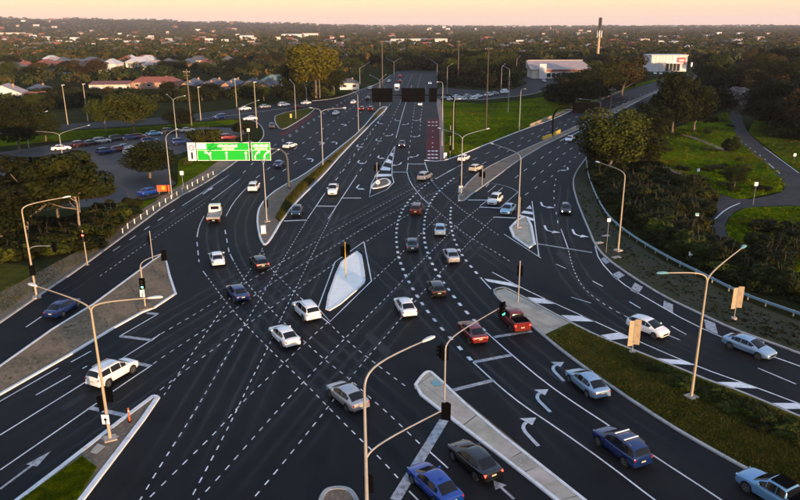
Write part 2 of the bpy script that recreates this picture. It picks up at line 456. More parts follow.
# ------------------------------------------------------------------ painted markings (all lie on the road)
ZP = .0195
for yy in (122, 125.5, 151, 154.5, 158):
    for xx in (429, 432.8, 436.4): symbol(xx, yy)
for yy in (131, 137, 143, 147): symbol(432.6, yy, .5, 1.0)
def line(px, w=.14, m='paint', smooth=1, name='lane_line', z=ZP):
    pts = P2(px, z)
    if smooth and len(pts) > 2: pts = chaikin(pts, smooth)
    return mk(name, MB().ribbon(resample(pts, 4), w), M[m], road)
def dashes(px, on=.6, off=.7, w=.10, m='paint', smooth=2, name='dashed_line', z=ZP):
    pts = P2(px, z)
    if smooth and len(pts) > 2: pts = chaikin(pts, smooth)
    pts = resample(pts, .25 if on < 2 else 1.0)
    acc = [0]
    for a, b in zip(pts[:-1], pts[1:]): acc.append(acc[-1] + (b - a).length)
    def at(s):
        i = max(0, min(len(pts) - 2, int(np.searchsorted(acc, s)) - 1))
        t = (s - acc[i]) / max(1e-6, acc[i + 1] - acc[i])
        return pts[i].lerp(pts[i + 1], t)
    mb, s = MB(), 0.0
    while s < acc[-1]:
        e = min(s + on * random.uniform(.9, 1.06), acc[-1])
        mb.ribbon([at(s), at((s + e) / 2), at(e)], w * random.uniform(.9, 1.1))
        s += on + off
    return mk(name, mb, M[m], road)
def quad(px, m='paint', name='stop_bar', z=ZP):
    return mk(name, MB().poly(P2(px, z)), M[m], road)
def bar(a, b, w=.45, m='paint_worn', name='stop_bar', z=ZP + .004):
    return mk(name, MB().ribbon(P2([a, b], z), w), M[m], road)

CROSS = [
    [(152, 339), (204, 309), (246, 282), (276, 266), (330, 233), (404, 193), (436, 177)],
    [(153, 364), (170, 352), (210, 326), (234, 310), (276, 280), (310, 260), (340, 243), (370, 224), (404, 207), (440, 190)],
    [(160, 390), (188, 368), (246, 325), (288, 296), (334, 264)],
    [(367, 241), (400, 219), (425, 206)],
    [(308, 218), (284, 258), (258, 302), (230, 350), (196, 410), (160, 466), (143, 495), (128, 520)],
    [(336, 207), (318, 242), (296, 288), (280, 320), (268, 348), (252, 378), (230, 424), (207, 468), (190, 500)],
    [(262, 250), (244, 280), (224, 306), (192, 354), (164, 395)],
    [(206, 275), (230, 308), (268, 348), (304, 382), (328, 407), (358, 437), (380, 458), (398, 478)],
    [(233, 260), (244, 280), (260, 298), (280, 319), (305, 342), (326, 361), (350, 379), (368, 396), (388, 413), (420, 444)],
    [(262, 248), (268, 266), (288, 286), (302, 299)],
    [(328, 322), (344, 338), (368, 358), (408, 388)],
    [(480, 207), (454, 228), (428, 255), (406, 277), (384, 300), (345, 338), (303, 382), (260, 430), (227, 468), (198, 500)],
    [(494, 217), (473, 238), (460, 252), (438, 274), (402, 317), (372, 352), (350, 378), (329, 406), (300, 442), (279, 468), (252, 500)],
    [(440, 214), (397, 258), (374, 279)],
    [(328, 322), (306, 342), (283, 364), (244, 400), (220, 428), (182, 465), (150, 497)],
    [(429, 204), (446, 218), (456, 227), (474, 240), (494, 251), (511, 262)],
    [(432, 181), (442, 193), (462, 210), (484, 225), (500, 236)],
    [(100, 276), (140, 248), (180, 220), (205, 203)],
    [(568, 248), (572, 266), (580, 284), (592, 296), (610, 308), (629, 318)],
]
for c in CROSS: dashes(c)
for c in ([(437, 178), (425, 185), (411, 198), (405, 206), (399, 217), (396, 230), (397, 251), (402, 268), (412, 288), (427, 311), (443, 330), (472, 361)],
          [(454, 178), (440, 190), (433, 198), (427, 209), (424, 222), (424, 240), (428, 255), (438, 275), (452, 294), (462, 307), (472, 318), (485, 331)],
          [(451, 207), (450, 220), (453, 237), (460, 252), (467, 262), (481, 278)]):
    dashes(c, .9, 1.5, .34, name='guide_dots', z=ZP + .008)
for c, w in (([(437, 178), (458, 166.5)], .16), ([(328, 219), (357, 175)], .14), ([(308, 218), (325, 193)], .14), ([(396, 138), (404, 108), (412, 85)], .16), ([(407, 172), (410, 182), (420, 196), (429, 204)], .15),
             ([(407, 171), (408, 163)], .15), ([(424.7, 162), (428, 172), (432, 181)], .15), ([(300, 197), (346, 147), (387, 106)], .12),
             ([(182, 206), (229, 175)], .13), ([(212, 200), (240, 179)], .13), ([(226, 216), (233, 203), (244, 190), (256, 180)], .13), ([(204, 216), (199, 226), (197, 237)], .13), ([(203, 271), (206, 275)], .13), ([(230, 254), (233, 260)], .13),
             ([(0, 435), (89, 380), (124, 357), (150, 341)], .13), ([(0, 470), (90, 408), (116, 389), (152, 365)], .13), ([(-10, 407), (58, 368)], .13), ([(53, 330), (82, 310)], .13),
             ([(120, 336), (158, 314)], .13), ([(151, 341), (160, 334)], .13),
             ([(473, 362), (500, 387), (524, 406), (560, 430), (608, 464), (656, 501), (720, 548)], .14), ([(486, 332), (512, 355), (546, 383), (576, 404), (610, 426), (648, 452), (722, 500), (780, 540)], .14),
             ([(429, 451), (448, 468)], .12), ([(409, 491), (420, 502)], .12), ([(302, 299), (320, 316), (328, 322)], .13),
             ([(492, 272), (522, 288), (554, 303), (594, 321), (640, 342), (696, 366), (758, 388), (800, 404), (860, 425)], .15), ([(481, 278), (491, 289)], .15),
             ([(595, 246), (599, 260), (618, 281), (650, 300), (690, 323), (740, 345), (800, 366), (860, 388)], .16), ([(561, 229), (568, 248)], .13), ([(447, 172), (458, 166.5)], .13),
             ([(486, 187), (490, 182.5), (510, 187), (518, 192)], .12), ([(503, 187.5), (480, 206)], .12), ([(518, 192), (500, 208)], .12), ([(496, 185), (488, 192)], .12),
             ([(335, 262), (364, 241.5)], .13), ([(335, 262), (318, 308), (330, 321.5), (371.5, 281), (364, 242)], .13), ([(571, 297), (591, 303)], .12), ([(758, 368), (796, 384)], .12), ([(668, 335), (680, 340)], .12),
             ([(504, 234), (541, 258)], .13), ([(532, 201), (539, 257)], .15), ([(395, 146), (360, 201), (395, 186), (391, 172), (395, 146)], .15),
             ([(192, 120), (250, 113), (314, 104.3)], .2), ([(560, 141), (600, 121), (656, 92), (700, 77), (716, 71)], .2), ([(591, 153), (601, 138), (630, 114)], .2),
             ([(764, 147.5), (784, 162), (799, 173)], .16), ([(733, 217), (727, 222), (722, 229)][0:0] or [(740, 203), (726, 209), (715, 219)], .2), ([(768, 163), (780, 173.5)], .15)):
    line(c, w, smooth=0 if len(c) in (2, 5) and w == .13 else 1)
bars = [((120, 336), (151, 340)), ((134, 362.5), (150, 366)), ((89, 407.5), (124, 415)), ((341, 198), (361, 198)), ((316, 206), (336, 206.3)), ((284, 221), (307, 220)), ((392, 172), (408, 172)), ((408, 164), (426, 164)),
        ((468, 200), (488, 200)), ((480, 207), (500, 208)), ((494, 217), (516, 218)), ((453.5, 390), (494, 380)), ((474, 362), (511, 355)), ((494, 337), (532, 331)), ((147, 313), (158, 314))]
for i, (a, b) in enumerate(bars): bar(a, b, .5 if a[1] > 300 else .4, 'paint_worn' if a[1] > 300 else 'paint')
bar((444, 420), (395, 500), .75)
bar((537, 243.6), (592, 252.5), .4)
# hatch bars beside the kerbs
for a in ([(484, 278.5), (488, 281.5), (521, 288), (510, 282.5)], [(527, 297), (536, 303), (556, 304), (546, 299)], [(561, 315), (571, 321), (596, 321.5), (584, 316)],
          [(601, 335), (610, 340), (630, 338), (618, 332.5)], [(655, 358), (668, 363.5), (694, 365), (681, 360)], [(716, 382), (727, 387), (757, 388.5), (741, 382)], [(772, 403), (786, 409), (812, 408.5), (798, 403)]):
    quad(a, 'paint', 'hatch_bar')
for a in ([(601, 259), (606, 264), (610, 262), (604, 257)], [(611, 275), (617, 280), (625, 275), (619, 271)], [(630, 290), (638, 294), (643, 287), (635, 282.5)], [(663, 307), (673, 313), (673, 304.5), (664, 300.5)],
          [(706, 329), (718, 334), (715, 323), (704, 319)], [(756, 349), (770, 355), (764, 343), (750, 337.5)]):
    quad(a, 'paint_worn', 'hatch_bar')
for a in ([(391, 152), (389, 155), (394, 157), (394, 154)], [(387, 158), (384, 162), (391.5, 163.5), (392, 161)], [(382, 166), (379, 170), (390, 170.5), (391, 168)], [(376, 174), (374, 177), (391.5, 176), (391, 174)],
          [(530, 205), (526, 208.5), (532, 209)], [(524, 210.5), (521, 213), (533, 214.5), (532.5, 212)], [(520, 214.5), (518, 216.5), (534, 221), (533.6, 218.5)]):
    quad(a, 'paint', 'chevron_bar')
# broken lane lines on the approaches
LD = [([(360, 171), (388, 128), (405, 92), (412, 75)], 3, 6), ([(328, 190), (349, 163), (378, 123), (398, 90), (407, 75)], 3, 6), ([(408, 160), (411, 136), (414, 110), (418, 85), (421, 74)], 3, 6), ([(420, 130), (422, 105), (426, 85)], 3, 6),
      ([(340, 173), (372, 130), (393, 100)], 1.5, 6),
      ([(243, 173), (264, 152), (310, 121), (350, 97), (380, 82)], 3, 6), ([(256, 178), (290, 152), (335, 120), (365, 98), (386, 80)], 3, 6), ([(270, 180), (306, 155), (348, 123), (372, 103), (391, 80)], 3, 6), ([(282, 142), (314, 120), (345, 101)], 3, 6),
      ([(515, 178), (529, 167), (554, 149), (590, 131), (640, 106), (690, 84)], 3, 5), ([(532, 180), (545, 169), (568, 150), (600, 131)], 3, 5), ([(525, 195), (553, 176), (580, 153)], 2, 4),
      ([(458, 166.5), (494, 150), (524, 137), (575, 117), (650, 92), (715, 69.5)], 3, 6), ([(482, 164), (510, 150), (545, 133), (585, 117), (650, 94)], 3, 6),
      ([(113, 251), (144, 230), (175, 209)], 2.2, 3.2), ([(26, 327), (60, 304)], 3, 5), ([(36, 395), (87, 366)], 4, 1.2), ([(71, 362), (113, 339)], 2.5, 6), ([(558, 223), (553, 196), (556, 178)], 1.5, 4), ([(556, 264), (600, 284), (660, 320), (700, 342)], 2.2, 5),
      ([(197, 242), (199, 262)], 2.2, 2), ([(225, 230), (229, 252)], 2.2, 2.5), ([(766, 160), (740, 140)], 1.5, 4), ([(711, 225), (714, 245)], .8, 1.5)]
for c, on, off in LD: dashes(c, on, off, .15, 'paint', name='broken_lane_line', z=ZP + .002)
# lane arrows
def arrow(base, tip, kind='straight', w=.17, m='paint', scale=1.0):
    a, b = G(*base, ZP + .001), G(*tip, ZP + .001)
    d = (b - a)
    L_ = d.length
    d.normalize()
    n = Vector((-d.y, d.x, 0))
    mb = MB()
    f = lambda u, v: a + d * u + n * v
    hw = .48 * scale
    if kind == 'straight':
        mb.add([f(0, -w / 2), f(L_ * .6, -w / 2), f(L_ * .6, w / 2), f(0, w / 2)], [(0, 1, 2, 3)])
        mb.add([f(L_ * .6, -hw), f(L_, 0), f(L_ * .6, hw)], [(0, 1, 2)])
    else:
        s = 1 if kind == 'left' else -1
        k = L_
        pts = [(0, 0), (.52, 0), (.66, .03), (.77, .10), (.84, .2)]
        c = [f(k * u, s * v * k) for u, v in pts]
        mb.ribbon(c, w * 1.35)
        q = [f(k * .70, s * k * .26), f(k * 1.02, s * k * .14), f(k * .93, s * k * .48)]
        mb.add(q, [(0, 1, 2) if s < 0 else (2, 1, 0)])
    o = mk('lane_arrow', mb, M[m], road)
    return o
for b, t in (((564, 381), (546, 363)), ((550.5, 412), (529, 391)), ((538.5, 446), (514, 420))): arrow(b, t, 'right', .22, 'paint_mid')
arrow((514, 499), (493, 480), 'straight', .2, 'paint_worn')
arrow((0, 489), (51, 451), 'straight', .2, 'paint_worn')
for x, y, k in ((357, 146, 'left'), (376, 140, 'left'), (392, 135, 'right'), (378, 123, 'left'), (395, 120, 'left'), (408, 124, 'right'), (420, 120, 'right'), (419, 136, 'right'), (358, 162, 'left'), (378, 157, 'left'), (357, 187, 'left'),
                (400, 164, 'right'), (417, 156, 'right'), (337, 143, 'left'), (346, 125, 'left'), (324, 143, 'left'), (568, 169, 'right'), (542, 205, 'left'), (546, 229, 'left'), (574, 233, 'left'), (313, 160, 'left')):
    p = G(x, y)
    q = G(x - (y - 100) * .02 - 3 if x < 430 else x + 2, y + 5)
    d = (q - p).normalized() * 4.2
    a, b = p - d / 2, p + d / 2
    if x < 350: a, b = b, a
    inv = lambda v: (lambda c: (400 + FPX * c.x / -c.z, 250 + FPX * c.y / c.z))(ROT.transposed() @ (v - CPOS))
    arrow(inv(a), inv(b), k, .24)
arrow((203, 194), (213, 187), 'straight', .25)

# faint tyre tracks worn along the lanes, fading towards their edges
tm = bpy.data.materials.new('tyre_track')
tm.use_nodes = True
N, L = tm.node_tree.nodes, tm.node_tree.links
N['Principled BSDF'].inputs['Roughness'].default_value = .6
N['Principled BSDF'].inputs['Base Color'].default_value = (.0065, .007, .008, 1)
uv = N.new('ShaderNodeUVMap')
sp = N.new('ShaderNodeSeparateXYZ')
def mth(op, a, b=None):
    n = N.new('ShaderNodeMath')
    n.operation = op
    for i, v in enumerate((a, b)):
        if v is None: continue
        if isinstance(v, (int, float)): n.inputs[i].default_value = v
        else: L.new(v, n.inputs[i])
    return n.outputs[0]
L.new(uv.outputs[0], sp.inputs[0])
edge = mth('SUBTRACT', 1.0, mth('ABSOLUTE', mth('SUBTRACT', mth('MULTIPLY', sp.outputs[1], 2.0), 1.0)))
nt = N.new('ShaderNodeTexNoise')
nt.inputs['Scale'].default_value = .22
nt.inputs['Detail'].default_value = 4
L.new(N.new('ShaderNodeTexCoord').outputs['Object'], nt.inputs['Vector'])
ends = mth('MINIMUM', 1.0, mth('MULTIPLY', mth('MULTIPLY', sp.outputs[0], mth('SUBTRACT', 1.0, sp.outputs[0])), 8.0))
al = mth('MULTIPLY', mth('MULTIPLY', edge, ends), mth('MULTIPLY', nt.outputs['Fac'], 1.15))
L.new(al, N['Principled BSDF'].inputs['Alpha'])
def track(px, offs=(-.75, .75), w=.75, m=tm, z=.0145):
    pts = resample(chaikin(P2(px, z), 2), 1.5)
    n = len(pts)
    for j, of in enumerate(offs):
        vs_, fs, uvs = [], [], []
        for i in range(n):
            t = pts[min(i + 1, n - 1)] - pts[max(i - 1, 0)]
            t.normalize()
            nr = Vector((-t.y, t.x, 0))
            for k in range(3):
                vs_.append(pts[i] + nr * (of + (k - 1) * w / 2) + Vector((0, 0, .0003 * j)))
                uvs.append((i / (n - 1), k / 2))
        fs = [(3 * i + k, 3 * i + k + 1, 3 * i + k + 4, 3 * i + k + 3) for i in range(n - 1) for k in range(2)]
        fs = [f[::-1] for f in fs]
        me = MB().add(vs_, fs).mesh('tyre_track', m)
        ul = me.uv_layers.new(name='UVMap')
        for l in me.loops: ul.data[l.index].uv = uvs[l.vertex_index]
        ob('tyre_track', me, road)
for ti, c in enumerate(([(640, 476), (560, 418), (500, 372), (455, 325), (426, 284), (411, 245), (416, 206), (445, 184), (500, 158)], [(600, 480), (540, 424), (490, 376), (430, 320), (330, 225), (300, 190)], [(700, 470), (600, 405), (530, 350), (470, 298), (440, 255), (438, 220), (470, 182)],
          [(0, 452), (90, 394), (150, 352), (220, 310), (300, 262), (380, 215), (450, 172)], [(0, 420), (100, 358), (160, 320), (240, 275), (340, 222), (440, 170)], [(0, 490), (110, 415), (190, 356), (290, 286), (380, 232)],
          [(330, 205), (300, 256), (270, 312), (240, 370), (205, 440), (170, 500)], [(296, 220), (262, 280), (225, 345), (190, 405), (150, 470)], [(350, 200), (320, 262), (290, 325), (262, 385), (225, 460)],
          [(440, 500), (380, 440), (300, 365), (250, 312), (215, 262), (210, 225), (225, 195), (260, 165)], [(480, 480), (400, 405), (300, 320), (252, 270), (238, 235), (245, 205), (270, 178)], [(10, 330), (90, 275), (170, 220), (240, 172)],
          [(566, 180), (560, 220), (572, 262), (600, 298), (660, 330), (760, 372)], [(545, 205), (552, 250), (575, 290), (620, 325), (700, 360)], [(470, 215), (440, 245), (390, 305), (330, 370), (270, 440), (220, 500)], [(500, 225), (450, 270), (400, 325), (340, 395), (285, 465)],
          [(405, 165), (418, 200), (470, 245), (530, 285)], [(380, 130), (350, 178), (330, 212)], [(362, 135), (330, 180), (310, 210)], [(400, 130), (385, 165)])): track(c, z=.0140 + .00018 * ti)
for k, c in enumerate(([(370, 330), (392, 352), (386, 358), (364, 336)], [(560, 250), (576, 262), (570, 266), (555, 254)], [(60, 408), (84, 393), (88, 396), (64, 411)])):
    mk('asphalt_patch', MB().poly(P2(c, .0176)), M['asphalt_patch'], road)
# ------------------------------------------------------------------ islands and medians
def island(name, px, label, top, kerb='kerb', smooth=2, kw=.32, h=.14, cat='traffic island', sub=()):
    ring = P2(px, 0)
    if area2(ring) < 0: ring = ring[::-1]
    if smooth: ring = chaikin(ring, smooth, True)
    o = thing(name, label, cat, ring[0].copy())
    o['kind'] = 'structure'
    off = ring[0].copy()
    inn = offset(ring, kw)
    n = len(ring)
    mb = MB()
    vs_ = [q - off for q in ring] + [q - off + Vector((0, 0, h)) for q in offset(ring, .03)] + [q - off + Vector((0, 0, h)) for q in inn] + [q - off + Vector((0, 0, h - .05)) for q in inn]
    fs = []
    for i in range(n):
        j = (i + 1) % n
        fs += [(i, j, n + j, n + i), (n + i, n + j, 2 * n + j, 2 * n + i), (2 * n + i, 2 * n + j, 3 * n + j, 3 * n + i)]
    mk('kerb', mb.add(vs_, fs), M[kerb], o)
    if top: mk('surface', MB().poly([q - off + Vector((0, 0, h - .03)) for q in inn]), M[top], o)
    for nm, pl, mm, dz in sub:
        mk(nm, MB().poly([G(x, y, 0) - off + Vector((0, 0, h - .03 + dz)) for x, y in pl]), M[mm], o)
    return o, off, h
island('traffic_island', [(323, 309), (339, 264), (345, 259), (361, 249), (366, 279), (364, 285), (332, 312)], 'white painted island in the centre of the intersection', 'island_white', 'kerb_white', 1)
island('traffic_island', [(367, 191), (376, 180), (388, 178), (393, 185)], 'small white kerbed island with dark soil under the painted chevrons', 'gravel', 'kerb_white', 2, .45)
island('traffic_island', [(505, 232), (520, 216.5), (531, 217.5), (538, 255)], 'pale triangular island beside the light pole at the right stop lines', 'concrete', 'kerb_white', 1, .4)
island('road_median', [(378, 109), (360, 131), (336, 150), (320, 163), (300, 177), (286, 184), (270, 194), (259, 206), (256, 218), (258, 235), (262, 245), (267, 245.5), (274, 236), (284, 218), (300, 199), (320, 180), (346, 150), (375, 121), (388, 108), (385, 106)], 'long median with yellow grass strip and grey nose between the main carriageways', 'gravel', 'kerb_white', 1, .3, cat='median',
       sub=[('grass_strip', [(379, 111), (362, 131), (342, 149), (322, 166), (300, 184), (286, 200), (276, 218), (280, 222), (300, 194), (320, 175.5), (345, 148), (373, 120.5), (384, 109)], 'grass_dry', .02)])
island('road_median', [(456, 201), (463, 187), (480, 171), (510, 156), (542, 141.5), (553, 137), (600, 115), (640, 97), (690, 79), (716, 70.5), (717, 71.5), (690, 80), (656, 92.5), (600, 120), (550, 142), (518, 161), (490, 182), (470, 196), (465, 201.5)], 'brown dirt median of the right hand road with white kerb nose', 'gravel', 'kerb', 1, .3, cat='median')
island('road_median', [(17, 500), (-60, 555), (-10, 600), (10, 600), (85, 500), (161.5, 399), (157, 395.5), (150, 396.5)], 'pointed median with green grass and white kerb at bottom left', 'gravel', 'kerb_white', 1, .42, cat='median',
       sub=[('grass_patch', [(82, 457), (20, 502), (-40, 556), (0, 570), (78, 500), (97, 468)], 'grass', .02), ('concrete_pad', [(101, 440), (106, 444.5), (120, 438.5), (115, 435)], 'concrete', .04), ('concrete_pad', [(90, 454), (97, 456), (106, 448), (98, 445)], 'concrete', .04)])
island('traffic_island', [(165, 253), (152, 261), (92, 305), (51, 330), (0, 366), (-60, 408), (-60, 436), (0, 396), (71, 355.5), (116, 328), (143, 313), (156, 308), (177, 294), (171, 276)], 'long brown gravel island beside the left slip lane', 'dirt', 'kerb_white', 0, .3)
island('traffic_island', [(316, 505), (322, 492), (330, 487.5), (345, 487), (354, 491), (362, 505), (355, 530), (322, 530)], 'small rounded dirt island around the pole at the bottom edge', 'gravel', 'kerb', 2, .35)
island('traffic_island', [(275, 114.5), (312, 107.5), (316, 110), (290, 127), (280, 130.5), (274, 122)], 'dry grass island at the side road with a yellow box', 'grass_dry', 'kerb', 1, .3)
sheet('red_lane', [(277, 133), (283, 136), (293, 130), (317, 113), (314.5, 112), (291, 129), (282, 132.5)], .018, 'paint_red', 'short red painted strip at the side road island', 'lane')
o_, off_, h_ = island('traffic_island', [(491.5, 291), (498, 288), (506, 287.5), (520, 295), (572, 323), (600, 337), (640, 352.5), (680, 368.5), (714, 382.5), (740, 391), (800, 416.5), (900, 458), (900, 560), (800, 500), (748, 471.5), (707, 449), (666, 425), (612, 389), (564, 354), (538, 332.5), (500, 302)], 'long planted island with concrete nose and scrubby grass on the right', 'grass_dry', 'kerb', 1, .3,
       sub=[('concrete_nose', [(494.5, 292), (505, 289.5), (519, 297), (570, 324), (562, 327.5), (545, 335.5), (538, 330), (500, 299)], 'concrete', .03)])
# island made of concrete slabs, bottom centre
ring_ = [(411, 389), (422, 374), (428, 371), (434, 373), (480, 417), (586, 500), (650, 552), (620, 556), (554, 500), (481, 443), (448, 418)]
o_, off_, h_ = island('traffic_island', ring_, 'narrow concrete slab island running to the bottom edge in the centre', None, 'kerb_white', 1, .28)
le = resample(P2([(414, 389), (449, 416), (482, 441), (556, 499), (622, 553)]), .1)
re_ = resample(P2([(433, 375), (479.5, 419), (584, 500.5), (648, 552)]), .1)
def along(pl, t):
    i = min(len(pl) - 1, int(t * (len(pl) - 1)))
    return pl[i]
mk('nose_slab', MB().poly([q - off_ + Vector((0, 0, h_ - .03)) for q in P2([(414, 388.5), (423, 376), (428, 373.5), (432.5, 375)])]), M['concrete'], o_)
NS = 13
for k in range(NS):
    a, b = k / NS, (k + 1) / NS - .0012
    q = [along(le, a), along(le, b), along(re_, b), along(re_, a)]
    q = [t - off_ + Vector((0, 0, h_ - .03 + random.uniform(-.004, .004))) for t in q]
    mk('slab', MB().poly(q), M['concrete'], o_)
mk('slab_bed', MB().poly([t - off_ + Vector((0, 0, h_ - .06)) for t in [along(le, 0), along(le, 1), along(re_, 1), along(re_, 0)]]), M['gravel'], o_)
mk('inspection_lid', MB().poly([q - off_ + Vector((0, 0, h_ + .002)) for q in P2([(431, 383.5), (434, 387.5), (442, 387), (438.5, 381.5)])]), M['lamp_teal'], o_)
# kerbs along the outer road edges
def kerb_line(px, label, m='kerb', w=.3, h=.13, smooth=1):
    pts = P2(px, 0)
    if smooth: pts = chaikin(pts, smooth)
    pts = resample(pts, 6)
    n = len(pts)
    mb = MB()
    prof = ((-w / 2, 0), (-w / 2 + .03, h), (w / 2 - .03, h), (w / 2, 0))
    vs_ = []
    for i in range(n):
        t = pts[min(i + 1, n - 1)] - pts[max(i - 1, 0)]
        t.normalize()
        nr = Vector((-t.y, t.x, 0))
        vs_ += [pts[i] + nr * u + Vector((0, 0, v)) for u, v in prof]
    fs = [(4 * i + k, 4 * i + k + 1, 4 * i + k + 5, 4 * i + k + 4) for i in range(n - 1) for k in range(3)]
    return tag(mk('kerb', mb.add(vs_, fs), M[m]), label, 'kerb', kind='structure')
kerb_line([(-40, 350), (0, 323), (36, 298), (82, 267), (128, 233), (170, 202), (211, 180), (240, 159), (258, 143), (264, 137), (263, 128), (256, 121.5), (243, 118.5)], 'sandy kerb along the left road edge', 'kerb')
kerb_line([(591, 152), (580, 166), (574, 176), (573, 185), (576, 198), (582, 214), (589, 230), (595, 245), (606, 258.5), (632, 277), (666, 298), (700, 314), (734, 330), (768, 342), (800, 354), (860, 375)], 'pale curving kerb inside the guard rail on the right', 'kerb')
kerb_line([(424.5, 160.5), (440, 161.8), (456, 157), (490, 143), (520, 131), (554, 119), (574, 109.5)], 'pale kerb along the bright green verge', 'kerb_white')
kerb_line([(312, 101), (330, 99.5), (345, 96), (360, 90), (380, 83), (391, 75)], 'far kerb by the golden tree', 'kerb')
kerb_line([(437, 98.5), (475, 100.5), (500, 98), (530, 95), (552, 88)], 'kerb of the curving side street', 'kerb')
# inspection lids on the right verge
for x, y, lab in ((606, 236, 'pale concrete pit lid left of the lamp post inside the guard rail'), (616.5, 257.5, 'pale concrete pit lid just below the lamp post inside the guard rail'), (599, 243, 'pale concrete pit lid nearest the kerb on the right verge')):
    tag(mk('inspection_lid', MB().box((0, 0, .04), (1.2, .7, .08)).box((0, 0, .086), (.8, .45, .012)), M['concrete'], loc=G(x, y), rz=.4), lab, 'pit lid', 'pit lids on the right verge')

# ------------------------------------------------------------------ vehicles
PAINT = {}
def paint(name, col, metal=.35, rough=.32):
    if name not in PAINT: PAINT[name] = mat('car_paint_' + name, col, rough, metal=metal, coat=.7, noise=[(1.2, tuple(c * .82 for c in col), .45, .8, 3)])
    return PAINT[name]
COL = {'white': ((.72, .72, .71), 0, .35), 'silver_sky_sheen': ((.24, .36, .50), .45, .25), 'cream': ((.52, .46, .36), 0, .35), 'silver': ((.36, .37, .39), .55, .28), 'grey': ((.20, .205, .215), .5, .3), 'black': ((.006, .006, .007), .2, .22),  # the bluish silver carries the sky's reflection in its base colour
       'blue': ((.004, .022, .105), .35, .25), 'brightblue': ((.004, .042, .27), .3, .26), 'teal': ((.007, .026, .055), .4, .25), 'lightblue': ((.14, .30, .48), .35, .26), 'red': ((.15, .006, .006), .3, .28), 'darkred': ((.045, .007, .007), .3, .28), 'brown': ((.055, .025, .015), .3, .3)}
# stations of the lower body: x, half width, top z ; cabin stations: x, base half width, base z, roof half width, roof z
SPEC = {
    'sedan': dict(L=4.75, low=[(-2.37, .70, .80), (-2.30, .80, .95), (-1.95, .87, 1.00), (-1.2, .90, .97), (0, .91, .95), (1.1, .90, .955), (1.65, .885, .90), (2.1, .84, .79), (2.30, .75, .68), (2.37, .64, .56)],
                  cab=[(-1.98, .72, .985, .64, 1.00), (-1.12, .83, .96, .58, 1.39), (-.40, .86, .95, .62, 1.46), (.28, .86, .945, .60, 1.42), (1.36, .78, .95, .70, .965)], axle=(1.40, -1.38), r=.33),
    'hatch': dict(L=4.2, low=[(-2.1, .72, .78), (-2.05, .82, .98), (-1.7, .87, 1.01), (-1.0, .885, .98), (0, .885, .96), (1.0, .88, .97), (1.5, .86, .91), (1.88, .81, .80), (2.05, .72, .70), (2.1, .62, .56)],
                  cab=[(-2.06, .74, .99, .66, 1.02), (-1.62, .81, .98, .57, 1.40), (-.7, .85, .96, .61, 1.51), (.2, .85, .95, .60, 1.46), (1.30, .78, .955, .70, .975)], axle=(1.30, -1.28), r=.32),
    'suv': dict(L=4.65, low=[(-2.32, .76, .86), (-2.26, .86, 1.08), (-1.9, .91, 1.11), (-1.1, .93, 1.07), (0, .93, 1.05), (1.05, .92, 1.07), (1.6, .90, 1.02), (2.08, .86, .92), (2.27, .78, .80), (2.32, .68, .66)],
                cab=[(-2.27, .78, 1.09, .70, 1.12), (-1.92, .84, 1.07, .61, 1.60), (-.8, .88, 1.05, .66, 1.71), (.25, .88, 1.04, .64, 1.66), (1.36, .81, 1.055, .74, 1.075)], axle=(1.42, -1.38), r=.37),
    'ute': dict(L=5.2, low=[(-2.6, .84, .98), (-2.56, .89, 1.08), (-1.9, .91, 1.09), (-1.1, .92, 1.09), (0, .92, 1.08), (1.1, .92, 1.10), (1.7, .90, 1.06), (2.28, .87, .97), (2.52, .80, .86), (2.6, .68, .66)],
                cab=[(-1.05, .86, 1.10, .72, 1.13), (-.93, .87, 1.08, .66, 1.64), (-.3, .88, 1.08, .66, 1.75), (.35, .88, 1.07, .64, 1.69), (1.36, .82, 1.08, .74, 1.10)], axle=(1.6, -1.55), r=.38),
    'van': dict(L=4.9, low=[(-2.45, .80, .95), (-2.42, .90, 1.10), (-1.9, .93, 1.12), (-1.0, .93, 1.10), (0, .93, 1.08), (1.0, .93, 1.08), (1.7, .91, 1.05), (2.2, .86, .98), (2.4, .78, .84), (2.45, .64, .66)],
                cab=[(-2.44, .88, 1.1, .80, 1.14), (-2.34, .90, 1.1, .76, 1.92), (-.8, .90, 1.08, .78, 2.0), (.7, .90, 1.06, .74, 1.95), (1.75, .84, 1.05, .76, 1.075)], axle=(1.55, -1.5), r=.34),
}
def catmull(rows, s):
    """smooth in-between of a list of rows at the place s"""
    n = len(rows)
    i = min(n - 2, max(0, int(s)))
    f = s - i
    p1, p2 = np.array(rows[i], float), np.array(rows[i + 1], float)
    p0 = np.array(rows[i - 1], float) if i > 0 else 2 * p1 - p2
    p3 = np.array(rows[i + 2], float) if i + 2 < n else 2 * p2 - p1
    m1, m2 = (p2 - p0) * .32, (p3 - p1) * .32
    return (2 * f ** 3 - 3 * f ** 2 + 1) * p1 + (f ** 3 - 2 * f ** 2 + f) * m1 + (-2 * f ** 3 + 3 * f ** 2) * p2 + (f ** 3 - f ** 2) * m2
